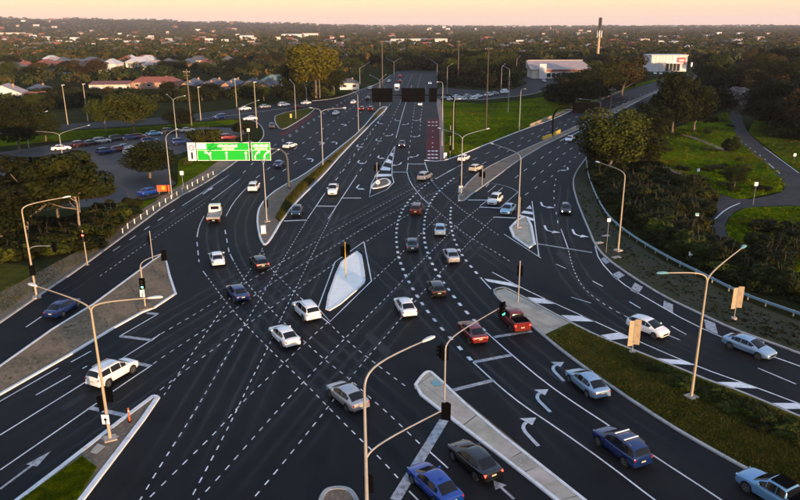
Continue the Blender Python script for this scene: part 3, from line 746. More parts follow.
def wheel_mesh(r):
    mb = MB()
    n, prof = 18, ((-.11, .0), (-.11, r - .02), (-.08, r), (.08, r), (.11, r - .02), (.11, .62 * r), (.075, .60 * r), (.075, 0))
    vs_ = [(q * math.cos(2 * math.pi * k / n), y, q * math.sin(2 * math.pi * k / n)) for y, q in prof for k in range(n)]
    fs = [(i * n + k, i * n + (k + 1) % n, (i + 1) * n + (k + 1) % n, (i + 1) * n + k) for i in range(len(prof) - 1) for k in range(n)]
    t = mb.add(vs_, fs).mesh('wheel', M['tyre'], 40)
    rm = MB()
    vs_ = [(.6 * r * math.cos(2 * math.pi * k / 15), .088, .6 * r * math.sin(2 * math.pi * k / 15)) for k in range(15)] + [(.14 * r * math.cos(2 * math.pi * k / 15), .10, .14 * r * math.sin(2 * math.pi * k / 15)) for k in range(15)]
    fs = [tuple(range(15, 30))]
    for k in range(0, 15, 3):
        fs += [(k, (k + 1) % 15, 15 + (k + 1) % 15, 15 + k)]
    for k in range(15):
        a, b = 2 * math.pi * k / 15, 2 * math.pi * (k + 1) / 15
        o = len(vs_)
        vs_ += [(.52 * r * math.cos(a), .092, .52 * r * math.sin(a)), (.6 * r * math.cos(a), .092, .6 * r * math.sin(a)), (.6 * r * math.cos(b), .092, .6 * r * math.sin(b)), (.52 * r * math.cos(b), .092, .52 * r * math.sin(b))]
        fs.append((o, o + 1, o + 2, o + 3))
    rme = rm.add(vs_, fs).mesh('rim', M['rim'])
    return t, rme
def lerp3(a, b, t): return Vector(a).lerp(Vector(b), t)
def bil(q, u, v): return lerp3(lerp3(q[0], q[1], u), lerp3(q[3], q[2], u), v)
PROTO = {}
def car_meshes(kind):
    if kind in PROTO: return PROTO[kind]
    S = SPEC[kind]
    out = []
    mb = MB()
    # lower shell
    secs = []
    nl = len(S['low'])
    for q in range((nl - 1) * 3 + 1):
        x, w, zt = catmull(S['low'], q / 3)
        zb = .24 if abs(x) < S['L'] * .42 else .32
        half = [(0, zt + .035), (w * .5, zt + .030), (w * .80, zt + .012), (w * .93, zt - .025), (w * .985, zt - .10), (w, zt * .70), (w * 1.0, .52), (w * .97, zb + .06), (w * .86, zb)]
        secs.append([(x, y, z) for y, z in half] + [(x, -y, z) for y, z in half[::-1]][:-1])
    n = len(secs[0])
    fs = [(i * n + k, i * n + (k + 1) % n, (i + 1) * n + (k + 1) % n, (i + 1) * n + k) for i in range(len(secs) - 1) for k in range(n)]
    fs += [tuple(range(n)), tuple(range(len(secs) * n - 1, (len(secs) - 1) * n - 1, -1))]
    mb.add([p for s in secs for p in s], [f[::-1] for f in fs])
    # cabin
    def csec(s):
        x, wb, zb, wr, zr = catmull(S['cab'], s)
        return [(x, wb, zb - .06), (x, wb, zb), (x, wr + .03, zr - .06), (x, wr - .06, zr - .008), (x, wr * .5, zr + .018), (x, 0, zr + .026), (x, -wr * .5, zr + .018), (x, -wr + .06, zr - .008), (x, -wr - .03, zr - .06), (x, -wb, zb), (x, -wb, zb - .06)]
    cs = [csec(q / 4) for q in range(17)]
    n = 11
    fs = [(i * n + k, i * n + k + 1, (i + 1) * n + k + 1, (i + 1) * n + k) for i in range(len(cs) - 1) for k in range(n - 1)]
    fs += [tuple(range(n)), tuple(range(len(cs) * n - 1, (len(cs) - 1) * n - 1, -1))]
    mb.add([p for s in cs for p in s], fs)
    if kind == 'ute':      # side walls and tailgate of the tray
        for sy in (-1, 1): mb.box((-1.82, sy * .87, 1.16), (1.5, .07, .22))
        mb.box((-2.57, 0, 1.13), (.07, 1.72, .26))
    out.append(('body', mb.mesh('car_body', PAINTSLOT, 42), None))
    # glass: patches that follow the cabin a little proud of it; s along the car, k round the section
    def surf(s, k):
        c = csec(s)
        i = min(9, int(k))
        return Vector(c[i]).lerp(Vector(c[i + 1]), k - i)
    def pane(nm, s0, s1, k0, k1, ns, ks, slant=0., o=.012):
        vs_ = []
        kk = sorted(set([k0, k1] + [float(q) for q in range(int(k0) + 1, int(k1) + 1) if k0 < q < k1]))
        for i in range(ns + 1):
            for k in kk:
                u = (k - k0) / (k1 - k0)
                a, b = s0 + slant * u, s1 - slant * u * .6
                s = a + (b - a) * i / ns
                p = surf(s, k)
                e = 1e-3
                nr = (surf(min(4, s + e), k) - surf(max(0, s - e), k)).cross(surf(s, k + e) - surf(s, k - e)).normalized()
                c = Vector((p.x * .5, 0, .8))
                if nr.dot(p - c) < 0: nr = -nr
                vs_.append(p + nr * o)
        m_ = len(kk)
        f = [(i * m_ + j, i * m_ + j + 1, (i + 1) * m_ + j + 1, (i + 1) * m_ + j) for i in range(ns) for j in range(m_ - 1)]
        out.append((nm, MB().add(vs_, f).mesh(nm, M['glass'], 60), None))
    pane('windscreen', 3.12, 3.93, 2.35, 7.65, 4, 0)
    pane('rear_window', .10 if kind != 'van' else .45, .86, 2.45, 7.55, 4, 0)
    for k0, k1 in ((1.10, 1.93), (8.90, 8.07)):
        lo, hi = min(k0, k1), max(k0, k1)
        if kind != 'van':
            pane('side_window', 1.95, 2.93, lo, hi, 4, 0)
            pane('side_window', 1.02, 1.86, lo, hi, 4, 0)
            if kind != 'ute': pane('side_window', .62, .95, lo, hi - .12 if lo < 5 else hi, 3, 0)
        pane('side_window', 3.0, 3.50, lo, hi - .1 if lo < 5 else hi, 3, 0)
    # lamps, plates, mirrors
    xf, xr = S['low'][-2], S['low'][1]
    for s in (-1, 1):
        out.append(('headlight', MB().box((xf[0] - .10, s * (xf[1] - .15), xf[2] - .05), (.24, .26, .12), rz=-s * .45).mesh('headlight', M['head']), None))
        out.append(('tail_light', MB().box((xr[0] + .02, s * (xr[1] - .16), xr[2] - .13), (.14, .28, .15), rz=s * .35).mesh('tail_light', M['tail']), None))
        out.append(('wing_mirror', MB().box((.78, s * (S['low'][5][1] + .07), S['low'][5][2] + .07), (.12, .18, .12)).mesh('wing_mirror', PAINTSLOT), None))
        for ax in S['axle']:
            arch = MB()
            n = 16
            q = [(ax + (S['r'] + .06) * math.cos(2 * math.pi * k / n), s * (S['low'][4][1] + .004), max(.2, S['r'] + .02 + (S['r'] + .06) * math.sin(2 * math.pi * k / n))) for k in range(n)]
            out.append(('wheel_arch', arch.add(q, [tuple(range(n))[::s]]).mesh('wheel_arch', M['black']), None))
    out.append(('number_plate', MB().box((S['low'][0][0] - .012, 0, .72), (.02, .38, .12)).mesh('number_plate', M['plate']), None))
    out.append(('bumper', MB().box((S['low'][0][0] + .02, 0, .47), (.12, S['low'][0][1] * 2 + .06, .16)).mesh('bumper', PAINTSLOT), None))
    out.append(('grille', MB().box((S['low'][-1][0] - .03, 0, .50), (.08, .80, .18)).mesh('grille', M['black']), None))
    for s in (-1, 1): out.append(('sill', MB().box((0, s * (S['low'][4][1] - .01), .29), (S['axle'][0] - S['axle'][1] - .8, .06, .12)).mesh('sill', M['black']), None))
    out.append(('rear_trim', MB().box((S['low'][0][0] + .03, 0, .37), (.14, S['low'][0][1] * 1.9, .08)).mesh('rear_trim', M['black']), None))
    for s in (-1, 1): out.append(('door_handle', MB().box((-.35, s * (S['low'][4][1] + .005), S['low'][4][2] - .14), (.2, .03, .04)).mesh('door_handle', PAINTSLOT), None))
    if kind in ('suv',):
        for s in (-1, 1): out.append(('roof_rail', MB().tube([(-1.6, s * .60, 1.70), (-1.5, s * .60, 1.75), (.1, s * .60, 1.75), (.2, s * .60, 1.68)], .022, 6).mesh('roof_rail', M['galv']), None))
    if kind == 'ute':
        out.append(('tray_cover', MB().box((-1.82, 0, 1.20), (1.44, 1.66, .03)).mesh('tray_cover', M['black']), None))
    t, rme = wheel_mesh(S['r'])
    for s in (-1, 1):
        for ax in S['axle']:
            out.append(('wheel', t, (ax, s * (S['low'][4][1] - .085), S['r'], s, rme)))
    PROTO[kind] = out
    return out
PAINTSLOT = mat('car_paint_slot', (.5, .5, .5), .3)
def place(px, py, hx, hy, z=.6):
    """ground spot of a vehicle whose middle is seen at px,py and whose front points to hx,hy"""
    a, b = G(px, py, z), G(hx, hy, z)
    return Vector((a.x, a.y, .014)), math.atan2(b.y - a.y, b.x - a.x)
def vehicle(kind, colour, pos, rz, label, cat='car', group=None, lights='', small=False, name=None, roof=None, scale=1.0, skip=()):
    o = thing(name or {'sedan': 'sedan_car', 'hatch': 'hatchback_car', 'suv': 'wagon_car', 'ute': 'pickup_truck', 'van': 'delivery_van'}[kind], label, cat, pos, rz, group)
    if scale != 1: o.scale = (scale,) * 3
    pm = paint(colour, *COL[colour])
    for nm, me, w in car_meshes(kind):
        if nm in skip: continue
        if small and nm in ('wing_mirror', 'number_plate', 'grille', 'roof_rail', 'wheel_arch', 'sill', 'rear_trim', 'door_handle'): continue
        c = ob(nm, me, o)
        if nm in ('body', 'wing_mirror', 'bumper', 'door_handle'):
            c.material_slots[0].link = 'OBJECT'
            c.material_slots[0].material = pm
        if nm == 'headlight' and 'h' in lights or nm == 'tail_light' and 't' in lights:
            c.material_slots[0].link = 'OBJECT'
            c.material_slots[0].material = M['head_on' if nm == 'headlight' else 'tail_on']
        if w:
            c.location = w[:3]
            if w[3] < 0: c.rotation_euler = (0, 0, math.pi)
            if not small: ob('rim', w[4], c)
    return o
ON = 'vehicles on the roads'
CARS = [  # kind, colour, centre, front, label, lights
    ('suv', 'white', (113, 372), (133, 361), 'white wagon waiting beside the tall left lamp post', ''),
    ('sedan', 'blue', (63, 307), (80, 296), 'dark blue sedan in the left slip lane', ''),
    ('sedan', 'white', (217, 258), (214, 247), 'white sedan behind the flatbed truck', ''),
    ('hatch', 'black', (259, 262), (250, 252), 'black hatchback with red tail at the grey median nose', 't'),
    ('sedan', 'blue', (237, 292), (226, 281), 'dark blue sedan turning left of centre near the median nose', ''),
    ('suv', 'white', (306, 310), (293, 298), 'white wagon beside the white painted island', ''),
    ('sedan', 'white', (284, 335), (270, 322), 'white sedan just in front of the white wagon at mid left', ''),
    ('sedan', 'silver', (347, 395), (331, 382), 'silver sedan with golden lit rear near the tall bottom lamp post', ''),
    ('sedan', 'white', (405, 306), (398, 295), 'white sedan on the dotted turning lane right of the white island', ''),
    ('hatch', 'black', (436, 288), (430, 277), 'black hatchback in the middle of the turning queue', ''),
    ('sedan', 'teal', (412, 244), (411, 233), 'teal blue sedan in the left turning lane', ''),
    ('sedan', 'silver_sky_sheen', (440, 229), (440, 219), 'silver sedan with painted-in sky sheen between the two curved dotted lines', ''),
    ('sedan', 'silver', (451, 255), (445, 244), 'silver sedan with blue roof glare ahead of the black hatchback', ''),
    ('suv', 'darkred', (417, 209), (422, 199), 'dark red wagon at the top of the dotted curve', ''),
    ('suv', 'silver', (425, 176.5), (436, 171), 'silver wagon leaving the turn below the red lane', ''),
    ('sedan', 'white', (464, 158), (474, 153), 'white sedan by the kerb of the green verge', ''),
    ('hatch', 'cream', (476, 168), (486, 164), 'cream hatchback beside the brown median', ''),
    ('suv', 'white', (495, 200), (485, 208), 'white wagon waiting at the right stop line', ''),
    ('sedan', 'lightblue', (508, 209), (498, 218), 'pale blue sedan waiting behind the triangular island', ''),
    ('hatch', 'black', (566, 209), (566, 220), 'black hatchback with lit headlights in the right slip lane', 'h'),
    ('sedan', 'white', (570, 139), (560, 145), 'white sedan coming down the right hand road', ''),
    ('sedan', 'darkred', (402, 144), (401, 153), 'dark red sedan with lit headlights on the main approach', 'h'),
    ('ute', 'white', (333, 190), (330, 200), 'white pickup truck waiting at the main stop line', ''),
    ('hatch', 'teal', (297, 211), (292, 221), 'dark teal hatchback waiting beside the grass median', ''),
    ('suv', 'white', (254, 187), (262, 176), 'white wagon driving away left of the grass median', ''),
    ('sedan', 'blue', (279, 164), (288, 156), 'dark blue sedan driving away under the green sign', ''),
    ('sedan', 'white', (290, 145.5), (303, 142), 'white sedan side on just right of the green sign', ''),
    ('hatch', 'brown', (272, 126), (271, 134), 'brown hatchback coming out of the side road', 't'),
    ('sedan', 'white', (336, 113), (348, 108), 'white sedan changing lanes on the far carriageway', ''),
    ('suv', 'darkred', (371, 109), (377, 103), 'dark red wagon with lit tail lights beside the median tip', 't'),
    ('hatch', 'brown', (362, 108.5), (369, 102), 'brown hatchback left of the median tip', 't'),
    ('sedan', 'black', (368, 98.5), (374, 93), 'black sedan on the far carriageway by the dark sign', ''),
    ('sedan', 'white', (353.5, 102), (361, 98), 'white sedan near the far left kerb', ''),
    ('hatch', 'white', (370, 88), (378, 84), 'white hatchback far up the road by the kerb', ''),
    ('sedan', 'white', (389, 81), (393, 77), 'white sedan far up the road near its top', ''),
    ('sedan', 'grey', (378, 92), (384, 88), 'grey sedan far up the road in the second lane', ''),
    ('hatch', 'red', (400, 76), (402, 73), 'red hatchback furthest up the main road', 't'),
    ('sedan', 'darkred', (400, 81), (402, 78), 'dark red sedan second furthest up the main road', 't'),
    ('sedan', 'white', (420, 104), (419, 109), 'white sedan under the dark overhead sign', ''),
    ('sedan', 'white', (430, 83), (429, 87), 'white sedan far up the right lanes', 'h'),
    ('ute', 'red', (513, 319), (500, 306), 'red pickup truck with black tray beside the concrete nose', 't'),
    ('sedan', 'red', (472, 331), (461, 319), 'red sedan waiting behind the first stop bar', 't'),
    ('sedan', 'silver_sky_sheen', (587, 382), (571, 369), 'silver blue sedan with painted-in sky sheen in the kerb lane beside the planted island', ''),
    ('suv', 'blue', (621, 446), (604, 433), 'blue wagon with silver roof rails in the right lanes', ''),
    ('ute', 'lightblue', (777, 494), (757, 482), 'pale blue dual cab pickup truck at the bottom right corner', ''),
    ('sedan', 'black', (474, 459), (457, 444), 'black sedan with lit tail lights beside the slab island', 't'),
    ('sedan', 'blue', (434, 483), (416, 466), 'bright blue sedan on the wide stop bar at the bottom', ''),
    ('hatch', 'white', (648, 327), (661, 332), 'white hatchback in the right slip road', ''),
    ('sedan', 'silver_sky_sheen', (749, 346), (765, 352), 'silver sedan with painted-in sky sheen at the right edge of the slip road', ''),
]
for kd, co, c, f, lab, li in CARS:
    pos, rz = place(*c, *f)
    vehicle(kd, {'blue': 'brightblue'}.get(co, co) if c == (434, 483) else co, pos, rz, lab, 'pickup' if kd == 'ute' else 'car', ON, li, small=c[1] < 130)
# silver roof bars on the blue wagon, black roof on the corner pickup
bw = next(o for o in C.objects if o.get('label', '').startswith('blue wagon with silver roof rails'))
for x in (-.9, .05): mk('roof_bar', MB().box((x, 0, 1.80), (.09, 1.30, .05)), M['sign_white'], bw)
cp = next(o for o in C.objects if o.get('label', '').startswith('pale blue dual cab'))
mk('roof_panel', MB().box((-.32, 0, 1.775), (1.15, 1.16, .035)), M['black'], cp)
# parked cars
PK = 'cars in the car park'
PARK = [('sedan', 'white', 61, 148, 74, 147), ('suv', 'darkred', 80, 144.5, 90, 143), ('sedan', 'black', 91, 143, 101, 141.5), ('suv', 'silver', 102, 141, 112, 140), ('suv', 'black', 118, 138.5, 128, 137.5), ('sedan', 'blue', 130, 137.5, 140, 136.5),
        ('hatch', 'red', 139, 136.5, 149, 136), ('sedan', 'lightblue', 154, 133.5, 164, 132.5), ('suv', 'black', 170, 131.5, 180, 131), ('sedan', 'cream', 187, 130, 197, 129), ('suv', 'blue', 106, 151.5, 116, 150), ('hatch', 'red', 120, 149, 130, 148),
        ('sedan', 'silver', 125, 147, 135, 146), ('suv', 'white', 133, 151.5, 143, 150.5), ('suv', 'blue', 150, 141, 160, 140), ('suv', 'blue', 180, 142, 190, 141), ('suv', 'red', 228, 137.5, 240, 136.5), ('sedan', 'brightblue', 150, 191.5, 160, 189)]
PLAB = ['white sedan on its own at the left of the parked row', 'dark red wagon second in the left parked row', 'black sedan third in the left parked row', 'silver wagon beside the lamp post in the parked row', 'black wagon in the middle parked row', 'blue sedan in the middle parked row beside a red hatchback',
        'red hatchback at the end of the middle parked row', 'pale blue sedan parked near the lawn', 'black wagon parked on the lawn side near the row end', 'cream sedan parked last along the lawn', 'dark blue wagon leftmost of the near parked row', 'red hatchback in the near parked row',
        'silver sedan behind the red one in the near parked row', 'white wagon rightmost of the near parked row', 'blue wagon parked beside the round tree', 'blue wagon parked left of the green sign', 'bright red wagon parked above the green sign', 'bright blue sedan parked alone by the orange sign']
for (kd, co, x, y, hx, hy), lab in zip(PARK, PLAB):
    pos, rz = place(x, y, hx, hy)
    vehicle(kd, co, pos, rz, lab, 'car', PK, small=True)
for kd, co, x, y, hx, hy, lab in (('sedan', 'white', 250, 118.5, 240, 119, 'white sedan on the service road slip'), ('suv', 'blue', 220, 117, 210, 118, 'blue wagon on the service road'), ('sedan', 'white', 245, 108.5, 255, 107.5, 'white sedan on the far side of the service road'),
                                  ('sedan', 'silver', 265, 106.5, 275, 105.5, 'silver sedan on the service road by the hedge'), ('suv', 'white', 284, 104.8, 294, 104, 'white wagon on the service road near its corner'), ('hatch', 'red', 298, 107, 308, 105.5, 'red hatchback turning at the service road corner'), ('sedan', 'white', 306, 102.8, 316, 101.5, 'white sedan at the very corner of the service road')):
    pos, rz = place(x, y, hx, hy)
    vehicle(kd, co, pos, rz, lab, 'car', 'cars on the service road', small=True)
YARD = [(446, 97.5), (452, 99), (457, 96.8), (463, 98.8), (468, 96.5), (474, 98.3), (478.5, 96), (489, 94.8), (495, 93.6)]
for i, (x, y) in enumerate(YARD):
    pos, rz = place(x, y, x + 10, y - 1)
    vehicle(('sedan', 'suv', 'hatch')[i % 3], 'white' if i % 4 else 'silver', pos, rz, ['leftmost', 'second', 'third', 'fourth', 'fifth', 'sixth', 'seventh', 'eighth', 'ninth'][i] + (' ' if i == 0 else ' from left ') + 'pale parked car in the side street row', 'car', 'cars parked in the side street', small=True)
pos, rz = place(505, 92, 515, 91)
vehicle('van', 'white', pos, rz, 'white delivery van parked last in the side street row', 'van', 'cars parked in the side street', small=True)
pos, rz = place(544, 81, 550, 83)
vehicle('sedan', 'silver', pos, rz, 'silver sedan on the side street bend near the long building', 'car', small=True)
# flatbed truck
pos, rz = place(214.5, 215, 219, 199, .9)
tk = thing('flatbed_truck', 'white flatbed truck driving away in the left lanes', 'truck', pos, rz)
cb = MB()
sec = [(1.35, 1.0), (2.9, 1.0), (3.25, .95), (3.35, .85)]
cab_prof = [(1.35, .55), (3.35, .55), (3.4, 1.1), (3.3, 1.35), (2.95, 2.1), (2.6, 2.22), (1.55, 2.24), (1.35, 2.15)]
nn = len(cab_prof)
cb.add([(x, .98 * (1 - .09 * max(0, z - 1.3)), z) for x, z in cab_prof] + [(x, -.98 * (1 - .09 * max(0, z - 1.3)), z) for x, z in cab_prof],
       [tuple(range(nn)), tuple(range(2 * nn - 1, nn - 1, -1))] + [((i + 1) % nn, i, nn + i, nn + (i + 1) % nn) for i in range(nn)])
mk('cab', cb, paint('white', *COL['white']), tk)
mk('windscreen', MB().add([(3.33, .82, 1.38), (3.33, -.82, 1.38), (2.99, -.76, 2.05), (2.99, .76, 2.05)], [(0, 1, 2, 3)]), M['glass'], tk)
mk('rear_window', MB().box((1.34, 0, 1.75), (.03, 1.3, .5)), M['glass'], tk)
for s in (-1, 1):
    mk('side_window', MB().box((2.35, s * .955, 1.68), (1.1, .03, .5)), M['glass'], tk)
    mk('wing_mirror', MB().box((3.0, s * 1.15, 1.65), (.1, .2, .32)), M['black'], tk)
    mk('tail_light', MB().box((-2.83, s * .85, .82), (.05, .34, .14)), M['tail'], tk)
    mk('tray_rail', MB().box((-.75, s * 1.02, 1.16), (4.1, .06, .22)), M['galv'], tk)
mk('tray', MB().box((-.75, 0, 1.0), (4.15, 2.1, .12)), M['galv'], tk)
mk('tailgate', MB().box((-2.82, 0, 1.14), (.06, 2.1, .26)), M['galv'], tk)
mk('headboard', MB().tube([(1.28, -1, 1.06), (1.28, -1, 2.1), (1.28, 1, 2.1), (1.28, 1, 1.06)], .04, 6), M['galv'], tk)
mk('chassis', MB().box((0, 0, .72), (5.4, .8, .3)).box((-2.7, 0, .7), (.1, 1.9, .2)), M['black'], tk)
mk('number_plate', MB().box((-2.86, 0, .72), (.03, .4, .13)), M['plate'], tk)
tw, trm = wheel_mesh(.40)
for s in (-1, 1):
    for ax in (2.55, -1.55):
        w = ob('wheel', tw, tk, (ax, s * .86, .40))
        if s < 0: w.rotation_euler = (0, 0, math.pi)
        ob('rim', trm, w)
# far white box truck
pos, rz = place(397, 88.5, 395, 93, 1.2)
bt = thing('box_truck', 'white box truck coming down the far carriageway', 'truck', pos, rz)
mk('cargo_box', MB().box((-1.2, 0, 2.0), (5.6, 2.3, 2.4)), M['white_plastic'], bt)
mk('cab', MB().box((2.5, 0, 1.4), (1.5, 2.1, 1.9)).box((2.9, 0, .8), (1.2, 2.1, .7)), M['white_plastic'], bt)
mk('windscreen', MB().box((3.27, 0, 1.75), (.03, 1.8, .7)), M['glass'], bt)
for s in (-1, 1):
    for ax in (2.2, -2.6): ob('wheel', tw, bt, (ax, s * .95, .40))

# ------------------------------------------------------------------ lamp posts
def arc_arm(p0, p1, h_drop=1.6, n=9):
    """curve that leaves p0 upwards and arrives at p1 along the arm"""
    c = Vector((p0.x, p0.y, p1.z - (p1 - p0).length * .04))
    c1 = p0.lerp(c, .9)
    out = []
    for i in range(n + 1):
        t = i / n
        m = c.lerp(p1, .18)
        out.append(p0 * (1 - t) ** 3 + c1 * 3 * t * (1 - t) ** 2 + m * 3 * t * t * (1 - t) + p1 * t ** 3)
    return out
def lamp_post(base, fork_y, heads, label, m='galv', foot='concrete', r=(.13, .075), rise=1.2, head='lamp', group='lamp posts', head_len=.75):
    p = G(*base)
    o = thing('lamp_post', label, 'lamp post', p, 0, group)
    h = height_at(p, fork_y)
    mk('pole', MB().tube([(0, 0, 0), (0, 0, h * .5), (0, 0, h)], [r[0], (r[0] + r[1]) / 2, r[1]], 10), M[m], o, 50)
    if foot: mk('footing', MB().box((0, 0, .1), (.9, .9, .22), rz=.5), M[foot], o)
    for hx, hy in heads:
        z = h + rise
        e = G(hx, hy, z) - p
        pts = arc_arm(Vector((0, 0, h)), e)
        mk('arm', MB().tube(pts, [r[1] - (r[1] - .045) * i / 9 for i in range(10)], 8), M[m], o, 60)
        d = (pts[-1] - pts[-2]).normalized()
        L = head_len
        side = Vector((-d.y, d.x, 0)).normalized()
        up = Vector((0, 0, 1))
        hb = MB()
        prof = ((-.15, .06, .05), (0, .12, .08), (L * .4, .19, .11), (L * .8, .17, .09), (L, .06, .04))
        vs_ = []
        for u, w, t in prof:
            c = pts[-1] + d * u
            vs_ += [c - side * w, c - side * w * .6 + up * t, c + side * w * .6 + up * t, c + side * w, c + side * w * .7 - up * .05, c - side * w * .7 - up * .05]
        fs = [(i * 6 + k, i * 6 + (k + 1) % 6, (i + 1) * 6 + (k + 1) % 6, (i + 1) * 6 + k) for i in range(4) for k in range(6)] + [tuple(range(5, -1, -1)), tuple(range(24, 30))]
        hd = mk('lamp_head', hb.add(vs_, fs), M[head], o, 50)
    return o, p, h
# traffic signal head: a backing board with three hooded lenses, facing +X in its own frame
def signal_head(parent, loc, rz, lit=None, s=1.0, twin=False):
    M3 = Matrix.Rotation(rz, 3, 'Z')
    loc = Vector(loc)
    bb = MB().box(loc, (.06 * s, .62 * s, 1.25 * s), M=M3)
    bb.box(loc + M3 @ Vector((.09 * s, 0, 0)), (.2 * s, .36 * s, 1.05 * s), M=M3)
    b = mk('signal_head', bb, M['black'], parent)
    for k, nm in enumerate(('red', 'amber', 'green')):
        c = loc + M3 @ Vector((.19 * s, 0, (.34 - .34 * k) * s))
        dv = M3 @ Vector((1, 0, 0))
        mk('signal_lens', MB().tube([c, c + dv * .02 * s], .14 * s, 12), M['red_on'] if lit == nm == 'red' else M['green_on'] if lit == nm == 'green' else M['lens_off'], b)
        hp = []
        for i in range(7):
            a = math.pi * (i / 6) * 1.1 - .05 * math.pi
            hp.append((math.cos(a), math.sin(a)))
        sd = M3 @ Vector((0, 1, 0))
        vs_ = [c + sd * u * .16 * s + Vector((0, 0, v * .16 * s)) for u, v in hp] + [c + dv * .22 * s + sd * u * .15 * s + Vector((0, 0, v * .15 * s)) for u, v in hp]
        mk('signal_hood', MB().add(vs_, [(i, i + 1, i + 8, i + 7) for i in range(6)]), M['black'], b)
    return b
CAMW = -math.pi / 2      # facing the camera
AWAY = math.pi / 2
def signal_post(base, top_y, label, heads, m='galv', r=.07, arm=None, s=1.0):
    """heads: (row, facing, lit[, sideways shift])"""
    p = G(*base)
    o = thing('traffic_signal', label, 'traffic light', p, 0, 'traffic signals')
    h = height_at(p, top_y)
    mk('pole', MB().tube([(0, 0, 0), (0, 0, h)], r, 8).tube([(0, 0, h), (0, 0, h + .12)], r * 1.2, 8), M[m], o, 50)
    mk('base_plate', MB().box((0, 0, .02), (.4, .4, .05)), M['galv'], o)
    for hd in heads:
        z = height_at(p, hd[0])
        dv = Vector((math.cos(hd[1]), math.sin(hd[1]), 0)) * .14 + Vector((hd[3] if len(hd) > 3 else 0, 0, 0))
        signal_head(o, Vector((0, 0, z)) + dv, hd[1], hd[2], s)
    return o, p, h

# --- the posts round the junction
o, p, h = lamp_post((37, 298), 212, [(64, 197.5)], 'tall cream lamp post at the left verge with a side signal arm', 'cream', rise=1.0)
e = G(50, 246, height_at(p, 252) + .9) - p
pts = arc_arm(Vector((0, 0, height_at(p, 254))), e)
mk('signal_arm', MB().tube(pts, .05, 7), M['galv'], o, 60)
signal_head(o, e + Vector((.35, .1, -.15)), R(60))
signal_head(o, Vector((.1, -.15, height_at(p, 270))), R(130))
o, p, h = lamp_post((110.5, 440), 312, [(36, 286), (150, 298)], 'tall twin arm lamp post on the bottom left grass median', 'cream', rise=.9, head_len=.9)
signal_head(o, Vector((-.28, .12, height_at(p, 404))), R(150))
signal_head(o, Vector((.26, .2, height_at(p, 396))), R(80))
mk('arrow_sign', MB().box((-.05, -.2, height_at(p, 418)), (.55, .04, .8)), M['sign_white'], o)
mk('sign_arrow', MB().box((-.05, -.226, height_at(p, 420)), (.09, .01, .42)).add([(-.22, -.231, height_at(p, 420) + .1), (.12, -.231, height_at(p, 420) + .1), (-.05, -.231, height_at(p, 420) + .34)], [(0, 1, 2)]), M['black'], o)
o, p, h = lamp_post((367, 512), 392, [(424, 341)], 'tall galvanised lamp post at the bottom edge with a signal mast arm', 'galv', r=(.14, .085), rise=1.9, head_len=.95)
z0 = height_at(p, 462)
e = G(441, 411, z0 + 1.2) - p
mk('signal_arm', MB().tube(arc_arm(Vector((0, 0, z0)), e), [.075 - .003 * i for i in range(10)], 8), M['galv'], o, 60)
signal_head(o, e + Vector((.35, .1, -.1)), R(75), s=1.05)
signal_head(o, Vector((.12, .25, height_at(p, 487))), R(90))
o, p, h = signal_post((444.5, 401), 350, 'signal post with a long curved mast arm on the slab island', [(354, R(100), None)], 'galv', .075)
e = G(497, 309.5, h + 1.3) - p
mk('signal_arm', MB().tube(arc_arm(Vector((0, 0, h)), e), [.07 - .003 * i for i in range(10)], 8), M['galv'], o, 60)
signal_head(o, e + Vector((.45, -.1, .1)), R(-60), 'green', 1.05)
signal_head(o, Vector((-.3, .1, height_at(p, 352))), R(170))
lamp_post((691, 398), 283, [(667, 273), (742, 248)], 'twin arm lamp post on the planted island at right', 'cream', rise=1.1, head='lamp_teal', head_len=.9)
lamp_post((618, 251), 178, [(599, 162.5)], 'single arm lamp post inside the right guard rail', 'cream', rise=1.2)
o, p, h = lamp_post((461, 196), 140, [(440, 128.5), (487, 129)], 'twin arm lamp post on the right road median nose', 'galv', rise=1.2)
signal_head(o, Vector((0, .2, height_at(p, 180))), R(60))
lamp_post((517.5, 228), 160, [(493, 144)], 'single arm lamp post standing on the triangular island', 'galv', rise=1.4)
o, p, h = lamp_post((267, 222), 166, [(252, 152), (278, 150)], 'twin arm lamp post on the grey median nose before the green sign', 'galv', rise=1.2)
signal_head(o, Vector((0, .2, height_at(p, 204))), R(90))
